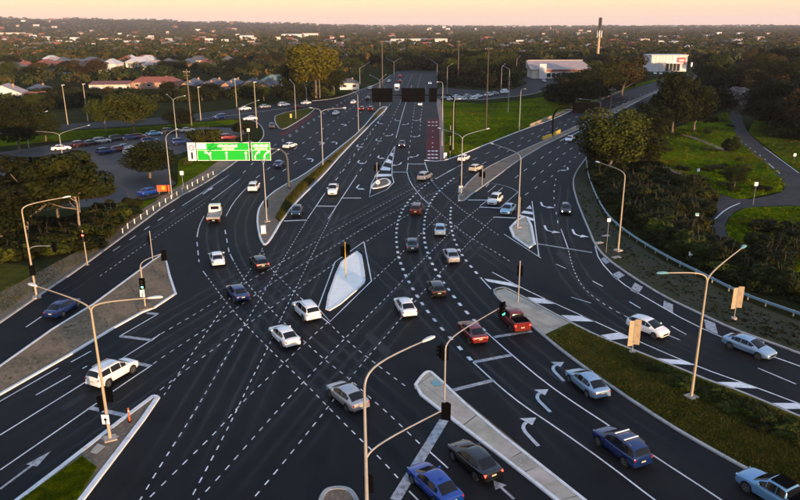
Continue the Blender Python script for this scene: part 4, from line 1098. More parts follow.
LAMPS = [((323, 167), 114, [(312, 108), (343, 108)], 'twin arm lamp post midway along the grass median'), ((358.5, 131), 96, [(348, 88.5)], 'lamp post further along the grass median'), ((172, 197), 140, [(176, 129.5)], 'lamp post behind the white post fence'),
         ((29, 148), 120, [(1, 113), (46, 111.5)], 'twin arm lamp post at the far left car park end'), ((62, 153), 136, [(30, 131), (88, 125.5)], 'twin arm lamp post rising behind the gum trees'), ((177, 139), 102, [(167, 94.5), (184, 96)], 'twin arm lamp post beside the parked row'),
         ((241.5, 141), 110, [(258, 100.5)], 'lamp post above the green sign'), ((296, 119), 86, [(290, 80)], 'lamp post on the dry side road island'), ((307, 105), 88, [(302, 76)], 'lamp post at the service road corner'), ((380, 106), 81, [(370, 75), (386, 74.5)], 'twin arm lamp post at the median tip'),
         ((360, 84), 68, [(369, 62.5)], 'lamp post by the small grey roofed house'), ((437, 83), 64, [(430, 59)], 'lamp post right of the far lanes'), ((447, 93), 68, [(452, 64)], 'lamp post at the start of the side street'), ((501, 90), 68, [(505, 64)], 'left one of two lamp posts by the parked van'),
         ((508, 112), 71, [(503, 66)], 'lamp post on the green verge behind the tall dark pole'), ((519, 132), 93, [(524, 89)], 'lamp post at the edge of the green verge'), ((599, 125), 104, [(581, 99)], 'lamp post on the right road behind the tree'), ((453, 150), 104, [(458, 99)], 'lamp post beside the footpath and red lane'),
         ((442, 146), 86, [(438, 82)], 'pinkish lamp post on the footpath'), ((394, 77), 62, [(386, 58), (401, 58)], 'farthest twin arm lamp post at the top of the road'), ((516, 80), 60, [(520, 56)], 'lamp post beside the long building drive')]
for b, fy, hs, lab in LAMPS: lamp_post(b, fy, hs, lab, 'galv', None, (.13, .08))
# plain tall posts by the service road
for b, ty, lab in (((68, 125), 85, 'leaning pale post left of two at the lawn'), ((88, 121), 84, 'pale post right of two at the lawn'), ((201, 121), 87, 'pale post on the service road kerb'), ((237, 109), 79, 'pale post in front of the long hedge'), ((257, 128), 82, 'pale post near the side road mouth'), ((320, 98), 68, 'pale post before the golden tree')):
    p = G(*b)
    h = height_at(p, ty)
    o = thing('flood_light_post', lab, 'lamp post', p, 0, 'tall pale posts by the service road')
    mk('pole', MB().tube([(0, 0, 0), (0, 0, h)], [.16, .09], 8), M['cream'], o, 50)
    mk('lamp_head', MB().box((.3, 0, h), (.9, .35, .16)).box((0, 0, h - .15), (.2, .2, .3)), M['lamp'], o)
# power poles
for b, ty, m, lab in (((192, 129), 69, 'wood', 'wooden power pole with crossarm in front of the units'), ((382.5, 88), 40, 'wood', 'wooden power pole left of the far lanes'), ((458, 84), 40, 'wood', 'wooden power pole among the dark trees'), ((486, 128.5), 46, 'wood_dark', 'tall dark power pole standing on the green verge'), ((609, 126), 87, 'wood', 'orange lit power pole beside the right road')):
    p = G(*b)
    h = height_at(p, ty)
    o = thing('power_pole', lab, 'power pole', p, 0, 'power poles')
    mk('pole', MB().tube([(0, 0, 0), (0, 0, h)], [.24, .15], 9), M[m], o, 50)
    mk('crossarm', MB().box((0, -.16, h - .9), (2.2, .12, .14)).box((0, -.16, h - 1.9), (1.7, .12, .14)), M[m], o)
    for k in (-.95, -.4, .4, .95): mk('insulator', MB().tube([(k, -.16, h - .83), (k, -.16, h - .6)], .05, 6), M['white_plastic'], o)
# stand-alone signals
signal_post((87.5, 265), 231, 'signal post with a red light at the left verge', [(237, R(-75), 'red')], 'cream')
signal_post((153, 261), 232, 'signal post at the tip of the gravel island', [(240, R(150), None)])
o, p, h = signal_post((145.5, 308), 268, 'signal post with a green light and arched arm on the gravel island', [(283, R(-80), 'green')], 'cream', .09)
e = G(161, 254, h + .9) - p
mk('signal_arm', MB().tube(arc_arm(Vector((0, 0, h)), e), .05, 7), M['galv'], o, 60)
signal_head(o, e + Vector((.25, .1, -.2)), R(110))
mk('arrow_sign', MB().box((-.1, -.14, height_at(p, 293)), (.5, .04, .8)), M['sign_white'], o)
mk('sign_arrow', MB().box((-.1, -.166, height_at(p, 294)), (.09, .01, .45)), M['black'], o)
mk('footing', MB().box((0, 0, .17), (1.6, 1.6, .12), rz=.5), M['dirt'], o)
signal_post((346, 278.5), 243, 'signal post with two heads on the white painted island', [(252, R(70), None, -.3), (250, R(110), None, .3)], 'yellow', .06, s=1.1)
signal_post((518, 303.5), 262, 'signal post on the concrete nose of the planted island', [(271, R(60), None)], 'galv')
signal_post((377, 180), 163, 'signal post with two heads on the small chevron island', [(168, R(95), None, -.3), (168, R(85), None, .3)])
signal_post((482, 186), 166, 'signal post with two heads on the brown median', [(174, R(80), None, -.35), (175, R(110), None, .35)])
signal_post((519.5, 217), 198, 'signal post behind the triangular island', [(203, R(80), None)])
signal_post((450, 158), 126, 'signal post at the footpath corner by the red lane', [(133, R(-90), None), (148, R(-60), None)])

# ------------------------------------------------------------------ overhead signs
p = G(289, 189)
zb, zt = height_at(p, 160), height_at(p, 142)
sg = thing('overhead_sign', 'big green overhead direction sign on a dark cantilever post', 'road sign', p)
def sx(px): return G(px, 151, (zb + zt) / 2).x - p.x
mk('pole', MB().tube([(0, 0, 0), (0, 0, zt - 3.4), (-.3, 0, zt - 2.2), (-1.1, 0, zt - 1.5), (-2.6, 0, zt - 1.3)], [.26, .22, .2, .18, .17], 10), M['dkgrey'], sg, 50)
mk('arm', MB().tube([(-2.5, 0, zt - 1.3), (sx(191), .1, zt - 1.25)], .14, 8), M['galv'], sg, 50)
def board(x0, x1, m, nm, z0=zb, z1=zt):
    a, b = sx(x0), sx(x1)
    o = mk(nm, MB().box(((a + b) / 2, -.3, (z0 + z1) / 2), (b - a, .1, z1 - z0)), M[m], sg)
    return o, a, b
b1, a, b = board(198, 250, 'sign_green', 'sign_board')
H_ = zt - zb
def patch(parent, x0, x1, z0, z1, m='sign_white', nm='lettering', y=-.357):
    return mk(nm, MB().box(((x0 + x1) / 2, y, (z0 + z1) / 2), (abs(x1 - x0), .012, abs(z1 - z0))), M[m], parent)
def border(parent, a, b):
    t = .09
    for x0, x1, z0, z1 in ((a, b, zb, zb + t), (a, b, zt - t, zt), (a, a + t, zb + t, zt - t), (b - t, b, zb + t, zt - t), (a + t, b - t, zb + H_ * .56, zb + H_ * .56 + t * .8)):
        patch(parent, x0, x1, z0, z1, nm='border')
border(b1, a, b)
W_ = b - a
patch(b1, a + .12, a + W_ * .19, zb + H_ * .64, zt - .15, nm='number_panel')
def words(parent, x0, x1, z0, z1, n):
    """a row of letter blocks as blurred in the distance"""
    w = (x1 - x0) / n
    mb = MB()
    for k in range(n):
        hh = (z1 - z0) * (1 if k % 3 else .82)
        mb.box((x0 + w * (k + .5), -.357, z0 + hh / 2), (w * .78, .012, hh))
    mk('lettering', mb, M['sign_white'], parent)
words(b1, a + W_ * .40, a + W_ * .78, zt - H_ * .26, zt - H_ * .10, 11)
words(b1, a + W_ * .48, a + W_ * .72, zb + H_ * .61, zb + H_ * .70, 8)
def sign_arrow(parent, x, bend):
    z0, z1 = zb + .25, zb + H_ * .48
    if bend == 0:
        pts = [(x, 0, z0), (x, 0, z1 - .25)]
    else:
        pts = [(x, 0, z0), (x, 0, z0 + (z1 - z0) * .45), (x + bend * .35, 0, z0 + (z1 - z0) * .8), (x + bend * .75, 0, z0 + (z1 - z0) * .95)]
    mb = MB()
    w = .13
    for q, r in zip(pts[:-1], pts[1:]):
        d = (Vector(r) - Vector(q)).normalized()
        nr = Vector((-d.z, 0, d.x)) * w
        q, r = Vector(q), Vector(r)
        mb.add([q - nr + Vector((0, -.363, 0)), r - nr + Vector((0, -.363, 0)), r + nr + Vector((0, -.363, 0)), q + nr + Vector((0, -.363, 0))], [(0, 1, 2, 3), (3, 2, 1, 0)][:1])
    e = Vector(pts[-1])
    d = (e - Vector(pts[-2])).normalized()
    nr = Vector((-d.z, 0, d.x)) * .32
    mb.add([e - nr + Vector((0, -.366, 0)), e + d * .4 + Vector((0, -.366, 0)), e + nr + Vector((0, -.366, 0))], [(0, 1, 2)])
    o = mk('arrow', mb, M['sign_white'], parent)
    if bend < 0: o.location.y = -.012
sign_arrow(b1, a + W_ * .25, 0)
_o = sign_arrow(b1, a + W_ * .25, -1.0)
sign_arrow(b1, a + W_ * .56, 0)
sign_arrow(b1, a + W_ * .93, 0)
b2, a, b = board(252, 271, 'sign_green', 'sign_board')
border(b2, a, b)
W_ = b - a
words(b2, a + W_ * .08, a + W_ * .92, zt - H_ * .26, zt - H_ * .10, 9)
words(b2, a + W_ * .16, a + W_ * .84, zb + H_ * .61, zb + H_ * .70, 8)
sign_arrow(b2, a + W_ * .18, .9)
sign_arrow(b2, a + W_ * .66, .9)
b3, a, b = board(189, 197, 'sign_white', 'lane_board')
W_ = b - a
mk('symbol', MB().box(((a + b) / 2, -.357, zb + H_ * .28), (W_ * .22, .012, H_ * .38)), M['black'], b3)
mk('symbol', MB().tube([((a + b) / 2, -.35, zb + H_ * .72), ((a + b) / 2, -.358, zb + H_ * .72)], W_ * .34, 16), M['logo_red'], b3)
mk('symbol', MB().tube([((a + b) / 2, -.35, zb + H_ * .72), ((a + b) / 2, -.364, zb + H_ * .72)], W_ * .24, 16), M['sign_white'], b3)

def gantry(base, label, post_top, boards, rowpx):
    p = G(*base)
    o = thing('overhead_sign', label, 'road sign', p)
    zt, zb = height_at(p, rowpx[0]), height_at(p, rowpx[1])
    zm = (zt + zb) / 2
    ax = lambda px: G(px, (rowpx[0] + rowpx[1]) / 2, zm).x - p.x
    s = -1 if ax(boards[0][0]) < 0 else 1
    far = ax(boards[0][0]) if s < 0 else ax(boards[-1][1])
    mk('pole', MB().tube([(0, 0, 0), (0, 0, zm - 2.2), (s * .4, 0, zm - .9), (s * 1.3, 0, zm - .15), (s * 3, 0, zm)], [.28, .24, .22, .2, .18], 10), M['black'], o, 50)
    mk('arm', MB().tube([(s * 2.9, 0, zm), (far, 0, zm)], .16, 8).tube([(s * 2.9, 0, zm - .7), (far, 0, zm - .7)], .08, 6), M['black'], o)
    for x0, x1 in boards:
        a, b = ax(x0), ax(x1)
        bd = mk('sign_board', MB().box(((a + b) / 2, .35, zm), (b - a, .12, zt - zb)), M['black'], o)
        for k in range(3): mk('stiffener', MB().box(((a + b) / 2, .25, zb + (zt - zb) * (k + .5) / 3), (b - a, .06, .1)), M['black'], bd)
    return o
gantry((454, 131), 'black back of the overhead sign across the far main lanes', 96, [(372, 392.5), (401.5, 425), (429, 437)], (88, 102))
gantry((552, 137), 'black back of the overhead sign on the right road', 107, [(573, 600)], (103, 113.5))
for x, y, x2, y2, lab in ((543, 140, 551.5, 137, 'left yellow crash barrier at the right road median'), (554, 136, 560, 132.5, 'right yellow crash barrier at the right road median')):
    a, b = G(x, y), G(x2, y2)
    d = b - a
    o = thing('crash_barrier', lab, 'barrier', (a + b) / 2, math.atan2(d.y, d.x), 'yellow crash barriers')
    L = d.length
    mk('barrier_body', MB().add([(-L / 2, -.35, .12), (L / 2, -.35, .12), (L / 2, -.15, 1.0), (-L / 2, -.15, 1.0), (-L / 2, .35, .12), (L / 2, .35, .12), (L / 2, .15, 1.0), (-L / 2, .15, 1.0)], [(0, 1, 2, 3), (3, 2, 6, 7), (7, 6, 5, 4), (4, 0, 3, 7), (1, 5, 6, 2)]), M['yellow'], o)
    for k in range(3): mk('stripe', MB().box((-L / 3 + k * L / 3, 0, 1.02), (.4, .26, .04)), M['black'], o)
for px, lab in (([(530, 127), (548, 119.5), (573, 109)], 'low sunlit concrete wall along the green verge'), ([(599, 101), (611, 96), (624, 91)], 'low sunlit concrete wall further along the right road')):
    pts = resample(P2(px), 4)
    o = thing('roadside_wall', lab, 'barrier', pts[0])
    for a, b in zip(pts[:-1], pts[1:]):
        d = b - a
        mk('panel', MB().box((a + b) / 2 - pts[0] + Vector((0, 0, .45)), (d.length - .04, .25, .9), rz=math.atan2(d.y, d.x)), M['sign_back'], o)

# ------------------------------------------------------------------ roadside signs, rails, posts
for b, ty, by, lab, w in (((734, 319), 287, 308, 'pale brown backed direction signs beside the guard rail', 1.0), ((632, 353), 320, 345, 'pale brown backed direction signs on the planted island nose', 1.0)):
    p = G(*b)
    zt, zb = height_at(p, ty), height_at(p, by)
    o = thing('direction_sign', lab, 'road sign', p)
    mk('post', MB().tube([(0, 0, 0), (0, 0, zt)], .045, 8), M['galv'], o)
    mk('footing', MB().tube([(0, 0, 0), (0, 0, .2)], .3, 10), M['concrete'], o)
    for s in (-1, 1):
        pl = mk('sign_panel', MB().box((s * .30, -.06, (zb + zt) / 2 + s * .07), (.54, .03, zt - zb), rz=-s * .25), M['sign_back'], o)
        mk('bracket', MB().box((s * .28, -.085, zt - .35), (.5, .03, .06)).box((s * .28, -.085, zb + .35), (.5, .03, .06)), M['galv'], pl)
for b, ty, sz, m, lab in (((606, 252.5), 220, .45, 'sign_white', 'slim pole with a small plate beside the pit lids'), ((697, 181), 170, .55, 'sign_white', 'small white sign on the grass slope'), ((753, 205), 184, .6, 'sign_white', 'small white sign at the bike path junction'), ((696, 223), 215, .6, 'lamp_teal', 'small blue and white sign in the scrub'), ((794, 160), 155, .6, 'sign_white', 'small white sign right of the bike path'),
                          ((183.5, 190), 173, .7, 'sign_white', 'small white sign behind the white post fence'), ((689.5, 262), 258.5, .5, 'sign_white', 'pale marker just behind the guard rail'), ((345, 118), 108, .7, 'sign_white', 'white sign left of the far carriageway'), ((249, 140), 130, .8, 'sign_white', 'white utility marker above the green sign')):
    p = G(*b)
    h = max(1.2, height_at(p, ty))
    o = thing('small_sign', lab, 'sign', p)
    mk('post', MB().tube([(0, 0, 0), (0, 0, h)], .03, 6), M['galv'], o)
    mk('plate', MB().box((0, -.05, h), (sz, .02, sz * 1.1)), M[m], o)
    mk('panel', MB().box((0, -.065, h - sz * .25), (sz * .8, .012, sz * .5)), M['sign_white'], o)
# orange board by the car park
p = G(164, 194)
o = thing('orange_board', 'orange advertising board beside the bright blue car', 'sign', p)
mk('board', MB().box((0, 0, 1.1), (2.3, .12, 1.2), rz=.1), M['orange'], o)
for s in (-1, 1): mk('leg', MB().box((s * .9, .05, .25), (.1, .1, .5)), M['galv'], o)
mk('emblem', MB().tube([(0, -.06, 1.2), (0, -.09, 1.2)], .36, 14), M['yellow'], o)
# orange post in the bottom left median, and a pink marker
p = G(130, 423)
o = thing('safety_bollard', 'slim orange flexible bollard on the bottom left median', 'bollard', p)
mk('post', MB().tube([(0, 0, .1), (0, 0, 1.35)], .06, 10), M['orange'], o)
mk('foot', MB().tube([(0, 0, .1), (0, 0, .18)], .14, 10), M['black'], o)
mk('reflector', MB().tube([(0, 0, 1.05), (0, 0, 1.16)], .064, 10), M['sign_white'], o)
p = G(378, 187)
o = thing('keep_left_sign', 'small pinkish keep left sign lying on the chevron island', 'sign', p)
mk('plate', MB().tube([(0, 0, .95), (0, -.05, .95)], .40, 16), M['sign_white'], o)
mk('emblem', MB().tube([(0, -.05, .95), (0, -.07, .95)], .16, 14), M['logo_red'], o)
mk('post', MB().tube([(0, .05, .1), (0, .05, 1.2)], .05, 6), M['galv'], o)
for x, y, lab in ((263.5, 234, 'white control box on the median nose'), (460.5, 193, 'white control box under the lamp post on the right median nose'), (445, 158.5, 'white control box at the footpath corner'), (291, 118, 'yellow control box on the side road island')):
    o = thing('control_box', lab, 'control box', G(x, y), .3)
    mk('cabinet', MB().box((0, 0, .75), (.7, .45, 1.2)), M['yellow' if x == 291 else 'white_plastic'], o)
    mk('cap', MB().box((0, 0, 1.38), (.78, .53, .06)), M['galv'], o)
    mk('plinth', MB().box((0, 0, .1), (.85, .6, .2)), M['concrete'], o)
# curved guard rail on the right
gp = resample(chaikin(P2([(586, 160), (588, 180), (603, 214), (622, 233), (663, 259), (700, 277), (741, 298), (768, 308), (800, 319), (860, 340)]), 2), .5)
o = thing('guard_rail', 'long curved steel guard rail along the right verge', 'guard rail', gp[0])
n = len(gp)
prof = [(0, .42), (.07, .47), (.07, .53), (.02, .58), (.07, .63), (.07, .71), (0, .77)]
gv, k = [], len(prof)
for i in range(n):
    t = (gp[min(i + 1, n - 1)] - gp[max(i - 1, 0)]).normalized()
    nr = Vector((t.y, -t.x, 0))
    gv += [gp[i] - gp[0] + nr * u + Vector((0, 0, v)) for u, v in prof]
mk('rail', MB().add(gv, [(i * k + j, i * k + j + 1, i * k + k + j + 1, i * k + k + j) for i in range(n - 1) for j in range(k - 1)]), M['rail'], o)
acc = 0
pm_ = MB().box((0, 0, .38), (.12, .1, .76)).mesh('post', M['galv'])
for a, b in zip(gp[:-1], gp[1:]):
    acc += (b - a).length
    if acc > 2.5:
        acc = 0
        d = b - a
        ob('post', pm_, o, a - gp[0] + Vector((d.y, -d.x, 0)).normalized() * -.08, math.atan2(d.y, d.x))
# white post fence on the left
fp = resample(P2([(118, 238.5), (128, 228.5), (150, 213), (172, 199), (196, 184), (216, 173.5)]), .25)
o = thing('post_fence', 'row of low white posts with a thin rail on the left verge', 'fence', fp[0])
pm_ = MB().box((0, 0, .42), (.12, .12, .84)).mesh('post', M['white_plastic'])
acc = 0
top = []
for i, (a, b) in enumerate(zip(fp[:-1], fp[1:])):
    acc += (b - a).length
    if acc > 2.6:
        acc = 0
        ob('post', pm_, o, a - fp[0], .4)
        top.append(a - fp[0] + Vector((0, 0, .68)))
mk('rail', MB().tube(top, .035, 5), M['galv'], o)
#PART3
# ------------------------------------------------------------------ trees, shrubs, grass
def np_mesh(name, verts, quads, m, matidx=None):
    me = bpy.data.meshes.new(name)
    nv, nf = len(verts), len(quads)
    k = quads.shape[1]
    me.vertices.add(nv)
    me.vertices.foreach_set('co', np.asarray(verts, np.float32).ravel())
    me.loops.add(nf * k)
    me.loops.foreach_set('vertex_index', np.asarray(quads, np.int32).ravel())
    me.polygons.add(nf)
    me.polygons.foreach_set('loop_start', np.arange(0, nf * k, k, dtype=np.int32))
    me.materials.append(m)
    me.update(calc_edges=True)
    return me
def leaf_quads(cen, nrm, size, r):
    n = len(cen)
    nrm = nrm / (np.linalg.norm(nrm, axis=1, keepdims=True) + 1e-9)
    a = np.cross(nrm, r.normal(size=(n, 3)))
    a /= np.linalg.norm(a, axis=1, keepdims=True) + 1e-9
    b = np.cross(nrm, a)
    s = size[:, None]
    asp = r.uniform(.55, .9, (n, 1))
    v = np.stack([cen - a * s, cen + b * s * asp, cen + a * s, cen - b * s * asp], 1).reshape(-1, 3)
    return v, np.arange(4 * n).reshape(n, 4)
def crown_mesh(name, seed, m, lobes=16, leaves=2600, size=.34, wide=4., z0=2.6, z1=10., squash=1., open_=0.):
    r = np.random.default_rng(seed)
    cz, hz = (z0 + z1) / 2, (z1 - z0) / 2
    cs, rs = [], []
    while len(cs) < lobes:
        u = r.normal(size=3)
        u /= np.linalg.norm(u)
        k = r.uniform(.35, .86)
        rad = r.uniform(.22, .40) * wide * (1 - open_ * .35)
        p = np.array([u[0] * k * (wide - rad * .6), u[1] * k * (wide - rad * .6), cz + u[2] * k * (hz - rad * .5)])
        cs.append(p)
        rs.append(rad)
    cs, rs = np.array(cs), np.array(rs)
    pick = r.choice(lobes, leaves, p=rs ** 2 / (rs ** 2).sum())
    u = r.normal(size=(leaves, 3))
    u /= np.linalg.norm(u, axis=1, keepdims=True)
    shell = r.uniform(.55, 1.08, (leaves, 1)) ** .6
    c = cs[pick] + u * rs[pick][:, None] * shell * np.array([1, 1, squash])
    c[:, 2] = np.maximum(c[:, 2], z0 * .5)
    nr = u + r.normal(size=(leaves, 3)) * .55
    v, q = leaf_quads(c, nr, size * r.uniform(.6, 1.25, leaves), r)
    v[:, :2] -= (v[:, :2].max(0) + v[:, :2].min(0)) / 2
    v[:, :2] *= 2 * wide / (np.percentile(v[:, :2], 99, 0) - np.percentile(v[:, :2], 1, 0))
    v[:, 2] *= z1 / v[:, 2].max()
    return np_mesh(name, v, q, m)
def trunk_mesh(name, seed, m, h=6.5, r0=.26, limbs=6, spread=2.4):
    r = random.Random(seed)
    mb = MB()
    pts = [Vector((0, 0, -.2))]
    for i in range(1, 5): pts.append(Vector((r.uniform(-.25, .25) * i * .6, r.uniform(-.25, .25) * i * .6, h * i / 4)))
    mb.tube(pts, [r0, r0 * .8, r0 * .6, r0 * .42, r0 * .2], 7)
    for k in range(limbs):
        a = k * 2 * math.pi / limbs + r.uniform(-.4, .4)
        s = pts[2].lerp(pts[3], r.uniform(-.6, .9))
        e = s + Vector((math.cos(a) * spread * r.uniform(.7, 1.1), math.sin(a) * spread * r.uniform(.7, 1.1), r.uniform(1.2, 2.8)))
        mb.tube([s, s.lerp(e, .5) + Vector((0, 0, -.2)), e], [r0 * .38, r0 * .26, r0 * .1], 5)
    return mb.mesh(name, m, 60)
CROWN, TRUNK = {}, {}
for i in range(4): CROWN['dark', i] = crown_mesh('crown', 10 + i, M['leaf_dark'], 34, 9500, .175, z0=1.0)
for i in range(4): CROWN['olive', i] = crown_mesh('crown', 20 + i, M['leaf_olive'], 32, 9000, .165, z0=1.2)
for i in range(2): CROWN['gold', i] = crown_mesh('crown', 30 + i, M['leaf_gold'], 50, 12000, .18, z0=2.0)
for i in range(3): CROWN['brown', i] = crown_mesh('crown', 40 + i, M['leaf_brown'], 28, 8500, .165, z0=1.4)
for i in range(2): CROWN['gum', i] = crown_mesh('crown', 50 + i, M['leaf_dark'], 26, 9000, .17, 4., 2.4, 10, .62, .5)
CROWN['pale', 0] = crown_mesh('crown', 60, M['leaf_pale'], 22, 4000, .22, z0=1.2)
for i in range(3): CROWN['shrub', i] = crown_mesh('foliage', 70 + i, M['leaf_dark'], 11, 2200, .19, 2.2, .0, 2.6)
for i in range(2): CROWN['shrub_olive', i] = crown_mesh('foliage', 80 + i, M['leaf_olive'], 11, 2200, .17, 2.2, .0, 2.6)
for i in range(3): TRUNK[i] = trunk_mesh('trunk', i, M['bark'])
TRUNK['pale'] = trunk_mesh('trunk', 9, M['bark_pale'], 8, .15, 8, 2.8)
STEM = trunk_mesh('stem', 11, M['bark'], 1.4, .07, 4, .8)
KN = {'dark': 4, 'olive': 4, 'gold': 2, 'brown': 3, 'gum': 2, 'pale': 1, 'shrub': 3, 'shrub_olive': 2}
def tree(kind, p, h, w, label, group=None, name=None):
    sh = kind.startswith('shrub')
    o = thing(name or ('shrub' if sh else 'tree'), label, 'shrub' if sh else 'tree', p, random.uniform(0, 6.28), group)
    c = ob('foliage' if sh else 'crown', CROWN[kind, random.randrange(KN[kind])], o)
    if sh:
        s = ob('stem', STEM, o)
        o.scale = (w / 4.4, w / 4.4, h / 2.6)
    else:
        ob('trunk', TRUNK['pale'] if kind == 'gum' else TRUNK[random.randrange(3)], o)
        o.scale = (w / 8.0, w / 8.0, h / 10.0)
    return o
def tree_px(kind, x, y, top, wpx, label, group=None):
    p = G(x, y)
    return tree(kind, p, height_at(p, top), wpx / px_scale(p + Vector((0, 0, 3))), label, group)
TREES = [('gum', 82, 240, 150, 78, 'spreading gum tree with bare pale limbs behind the left signal post'), ('gum', 30, 244, 156, 84, 'dark gum tree at the left edge behind the lamp post'), ('dark', 60, 225, 160, 60, 'dark tree between the two gum trees'), ('dark', 5, 252, 185, 60, 'dark bushy tree cut by the left edge'),
         ('dark', 150, 178, 141, 46, 'round dark tree beside the parked cars left of the green sign'), ('dark', 20, 152, 98, 46, 'dark tree under the far left twin lamp post'), ('dark', 46, 141, 112, 28, 'small dark tree at the end of the lawn'), ('olive', 106, 132, 94, 30, 'olive green tree left of a pair on the lawn'),
         ('olive', 134, 131.5, 91, 44, 'broad olive green tree right of a pair on the lawn'), ('dark', 182, 128, 108, 28, 'dark round tree beside the lawn power pole'), ('shrub_olive', 206, 142, 129, 30, 'yellowish shrub beside the bright red parked car'), ('shrub', 243, 134, 122, 20, 'shrub at the mouth of the side road'),
         ('gold', 316, 98, 43, 47, 'tall golden sunlit tree behind the service road corner'), ('dark', 296, 97, 62, 30, 'dark tree just left of the golden tree'), ('dark', 334, 94, 66, 24, 'dark tree just right of the golden tree'), ('olive', 264, 101, 86, 22, 'low olive tree in front of the units'),
         ('dark', 576, 107, 68, 46, 'dark tree in front of the long pale building'), ('dark', 600, 104, 60, 36, 'dark tree under the phone tower'), ('brown', 622, 98, 54, 44, 'reddish brown sunlit tree left of the white showroom'), ('brown', 604, 95, 62, 30, 'brown tree behind the dark ones under the phone tower'), ('dark', 558, 101, 82, 26, 'small dark tree at the left of the tree clump'),
         ('olive', 610, 176, 107, 58, 'sunlit olive and brown tree overhanging the right road'), ('dark', 596, 168, 126, 30, 'dark tree left of the sunlit one by the right road'), ('dark', 640, 170, 128, 42, 'dark tree right of the sunlit one by the right road'),
         ('dark', 672, 134, 71, 40, 'tall dark tree standing close to the right road'), ('dark', 694, 132, 84, 42, 'dark rounded tree right of the tall one'), ('dark', 712, 118, 86, 34, 'dark tree at the corner of the green slope'), ('dark', 652, 138, 104, 30, 'dark bushy tree at the road edge below the tall one'), ('pale', 735, 113, 86, 28, 'pale grey pink blossoming tree in the right woodland'),
         ('dark', 734, 188, 166, 20, 'dark round bush above the bike path fork'), ('shrub', 731, 151, 136, 15, 'small round shrub left of the bike path')]
for t in TREES: tree_px(*t)
def in_poly(x, y, pl):
    c = False
    for (x1, y1), (x2, y2) in zip(pl, pl[1:] + pl[:1]):
        if (y1 > y) != (y2 > y) and x < (x2 - x1) * (y - y1) / (y2 - y1) + x1: c = not c
    return c
def scatter(pl, n, seed, world_=False):
    r = random.Random(seed)
    xs, ys = [a for a, b in pl], [b for a, b in pl]
    out = []
    while len(out) < n:
        x, y = r.uniform(min(xs), max(xs)), r.uniform(min(ys), max(ys))
        if in_poly(x, y, pl): out.append((x, y))
    return out
def zone(pl, n, seed, kinds, h, w, label, group):
    r = random.Random(seed + 99)
    for x, y in sorted(scatter(pl, n, seed), key=lambda q: q[1]):
        p = G(x, y)
        tree(r.choice(kinds), p, r.uniform(*h), r.uniform(*w), label, group)
HOUSE_GAPS = []
zone([(0, 112), (140, 104), (236, 99), (326, 97), (330, 92), (300, 90.5), (185, 94), (130, 95), (0, 99)], 44, 1, ['dark', 'dark', 'olive', 'brown'], (3.5, 6.5), (6, 10), 'bushy tree in the belt behind the service road', 'trees behind the service road')
zone([(0, 83), (130, 80), (330, 72), (392, 68.5), (392, 62), (0, 60)], 62, 2, ['dark', 'dark', 'olive', 'brown', 'dark'], (6, 10.5), (8, 14), 'garden tree among the houses at left', 'garden trees at left')
zone([(398, 69.5), (446, 69.5), (446, 62), (398, 62)], 16, 3, ['dark', 'dark', 'olive'], (8, 12), (10, 16), 'dark tree closing the far end of the main road', 'trees at the far end of the road')
zone([(446, 86.5), (492, 89), (512, 86), (516, 79), (508, 66), (448, 66)], 30, 4, ['dark', 'dark', 'olive'], (8, 14.5), (9, 14), 'tall dark tree in the wood behind the side street', 'trees behind the side street')
zone([(520, 66), (800, 62), (800, 52), (690, 50), (520, 56)], 40, 5, ['dark', 'dark', 'brown', 'olive'], (7, 11), (9, 15), 'tree among the distant houses at right', 'trees among houses at right')
zone([(690, 84), (736, 72), (800, 68), (860, 70), (860, 150), (806, 146), (772, 140), (752, 122), (745, 104), (722, 104), (706, 110)], 84, 6, ['dark', 'dark', 'dark', 'dark', 'brown'], (10, 17), (9, 14), 'dark tree in the woodland right of the bike path', 'right hand woodland')
zone([(590, 172), (640, 166), (700, 186), (714, 200), (703, 220), (703, 236), (716, 250), (760, 276), (800, 290), (800, 300), (746, 282), (705, 264), (668, 245), (630, 220), (611, 204), (597, 182)], 130, 7, ['shrub', 'shrub', 'shrub', 'shrub_olive'], (1.4, 3.0), (3.2, 6), 'dense dark shrub in the scrub below the guard rail', 'scrub below the guard rail')
zone([(740, 250), (760, 232), (775, 222), (800, 224), (800, 282), (770, 272)], 16, 8, ['shrub', 'shrub'], (1.2, 2.4), (3, 5), 'dark shrub on the grass inside the path bend', 'shrubs inside the path bend')
zone([(0, 262), (40, 258), (88, 250), (118, 226), (150, 200), (140, 206), (110, 214), (60, 232), (0, 240)], 60, 9, ['shrub', 'shrub', 'shrub_olive'], (1.2, 2.8), (3, 5.5), 'dark shrub under the gum trees at the left verge', 'shrubs under the gum trees')
zone([(200, 158), (236, 146), (246, 142), (240, 140), (205, 150), (180, 160), (178, 172)], 12, 10, ['shrub', 'shrub_olive'], (.7, 1.5), (1.8, 3), 'low shrub on the slope behind the green sign', 'shrubs behind the green sign')
zone([(700, 180), (735, 160), (750, 165), (742, 180), (715, 185)], 5, 11, ['shrub'], (.5, .9), (1.5, 2.6), 'low tussock shrub on the green slope', 'tussocks on the green slope')
zone([(676, 383), (700, 388), (740, 404), (800, 432), (800, 448), (752, 424), (716, 404), (686, 394)], 34, 12, ['shrub_olive', 'shrub_olive', 'shrub'], (.45, .95), (1.0, 2.0), 'low yellow green bush on the planted island', 'bushes on the planted island')
zone([(630, 357), (672, 373), (692, 386), (680, 390), (640, 366)], 9, 13, ['shrub_olive', 'shrub'], (.3, .6), (.8, 1.5), 'small bush near the lamp post on the planted island', 'small bushes on the planted island')
zone([(640, 152), (662, 136), (700, 122), (726, 114), (733, 130), (756, 158), (782, 178), (778, 190), (740, 196), (700, 182), (660, 166)], 20, 14, ['shrub', 'shrub_olive'], (.5, 1.3), (1.6, 3.4), 'rough bush scattered on the green slope', 'bushes on the green slope')
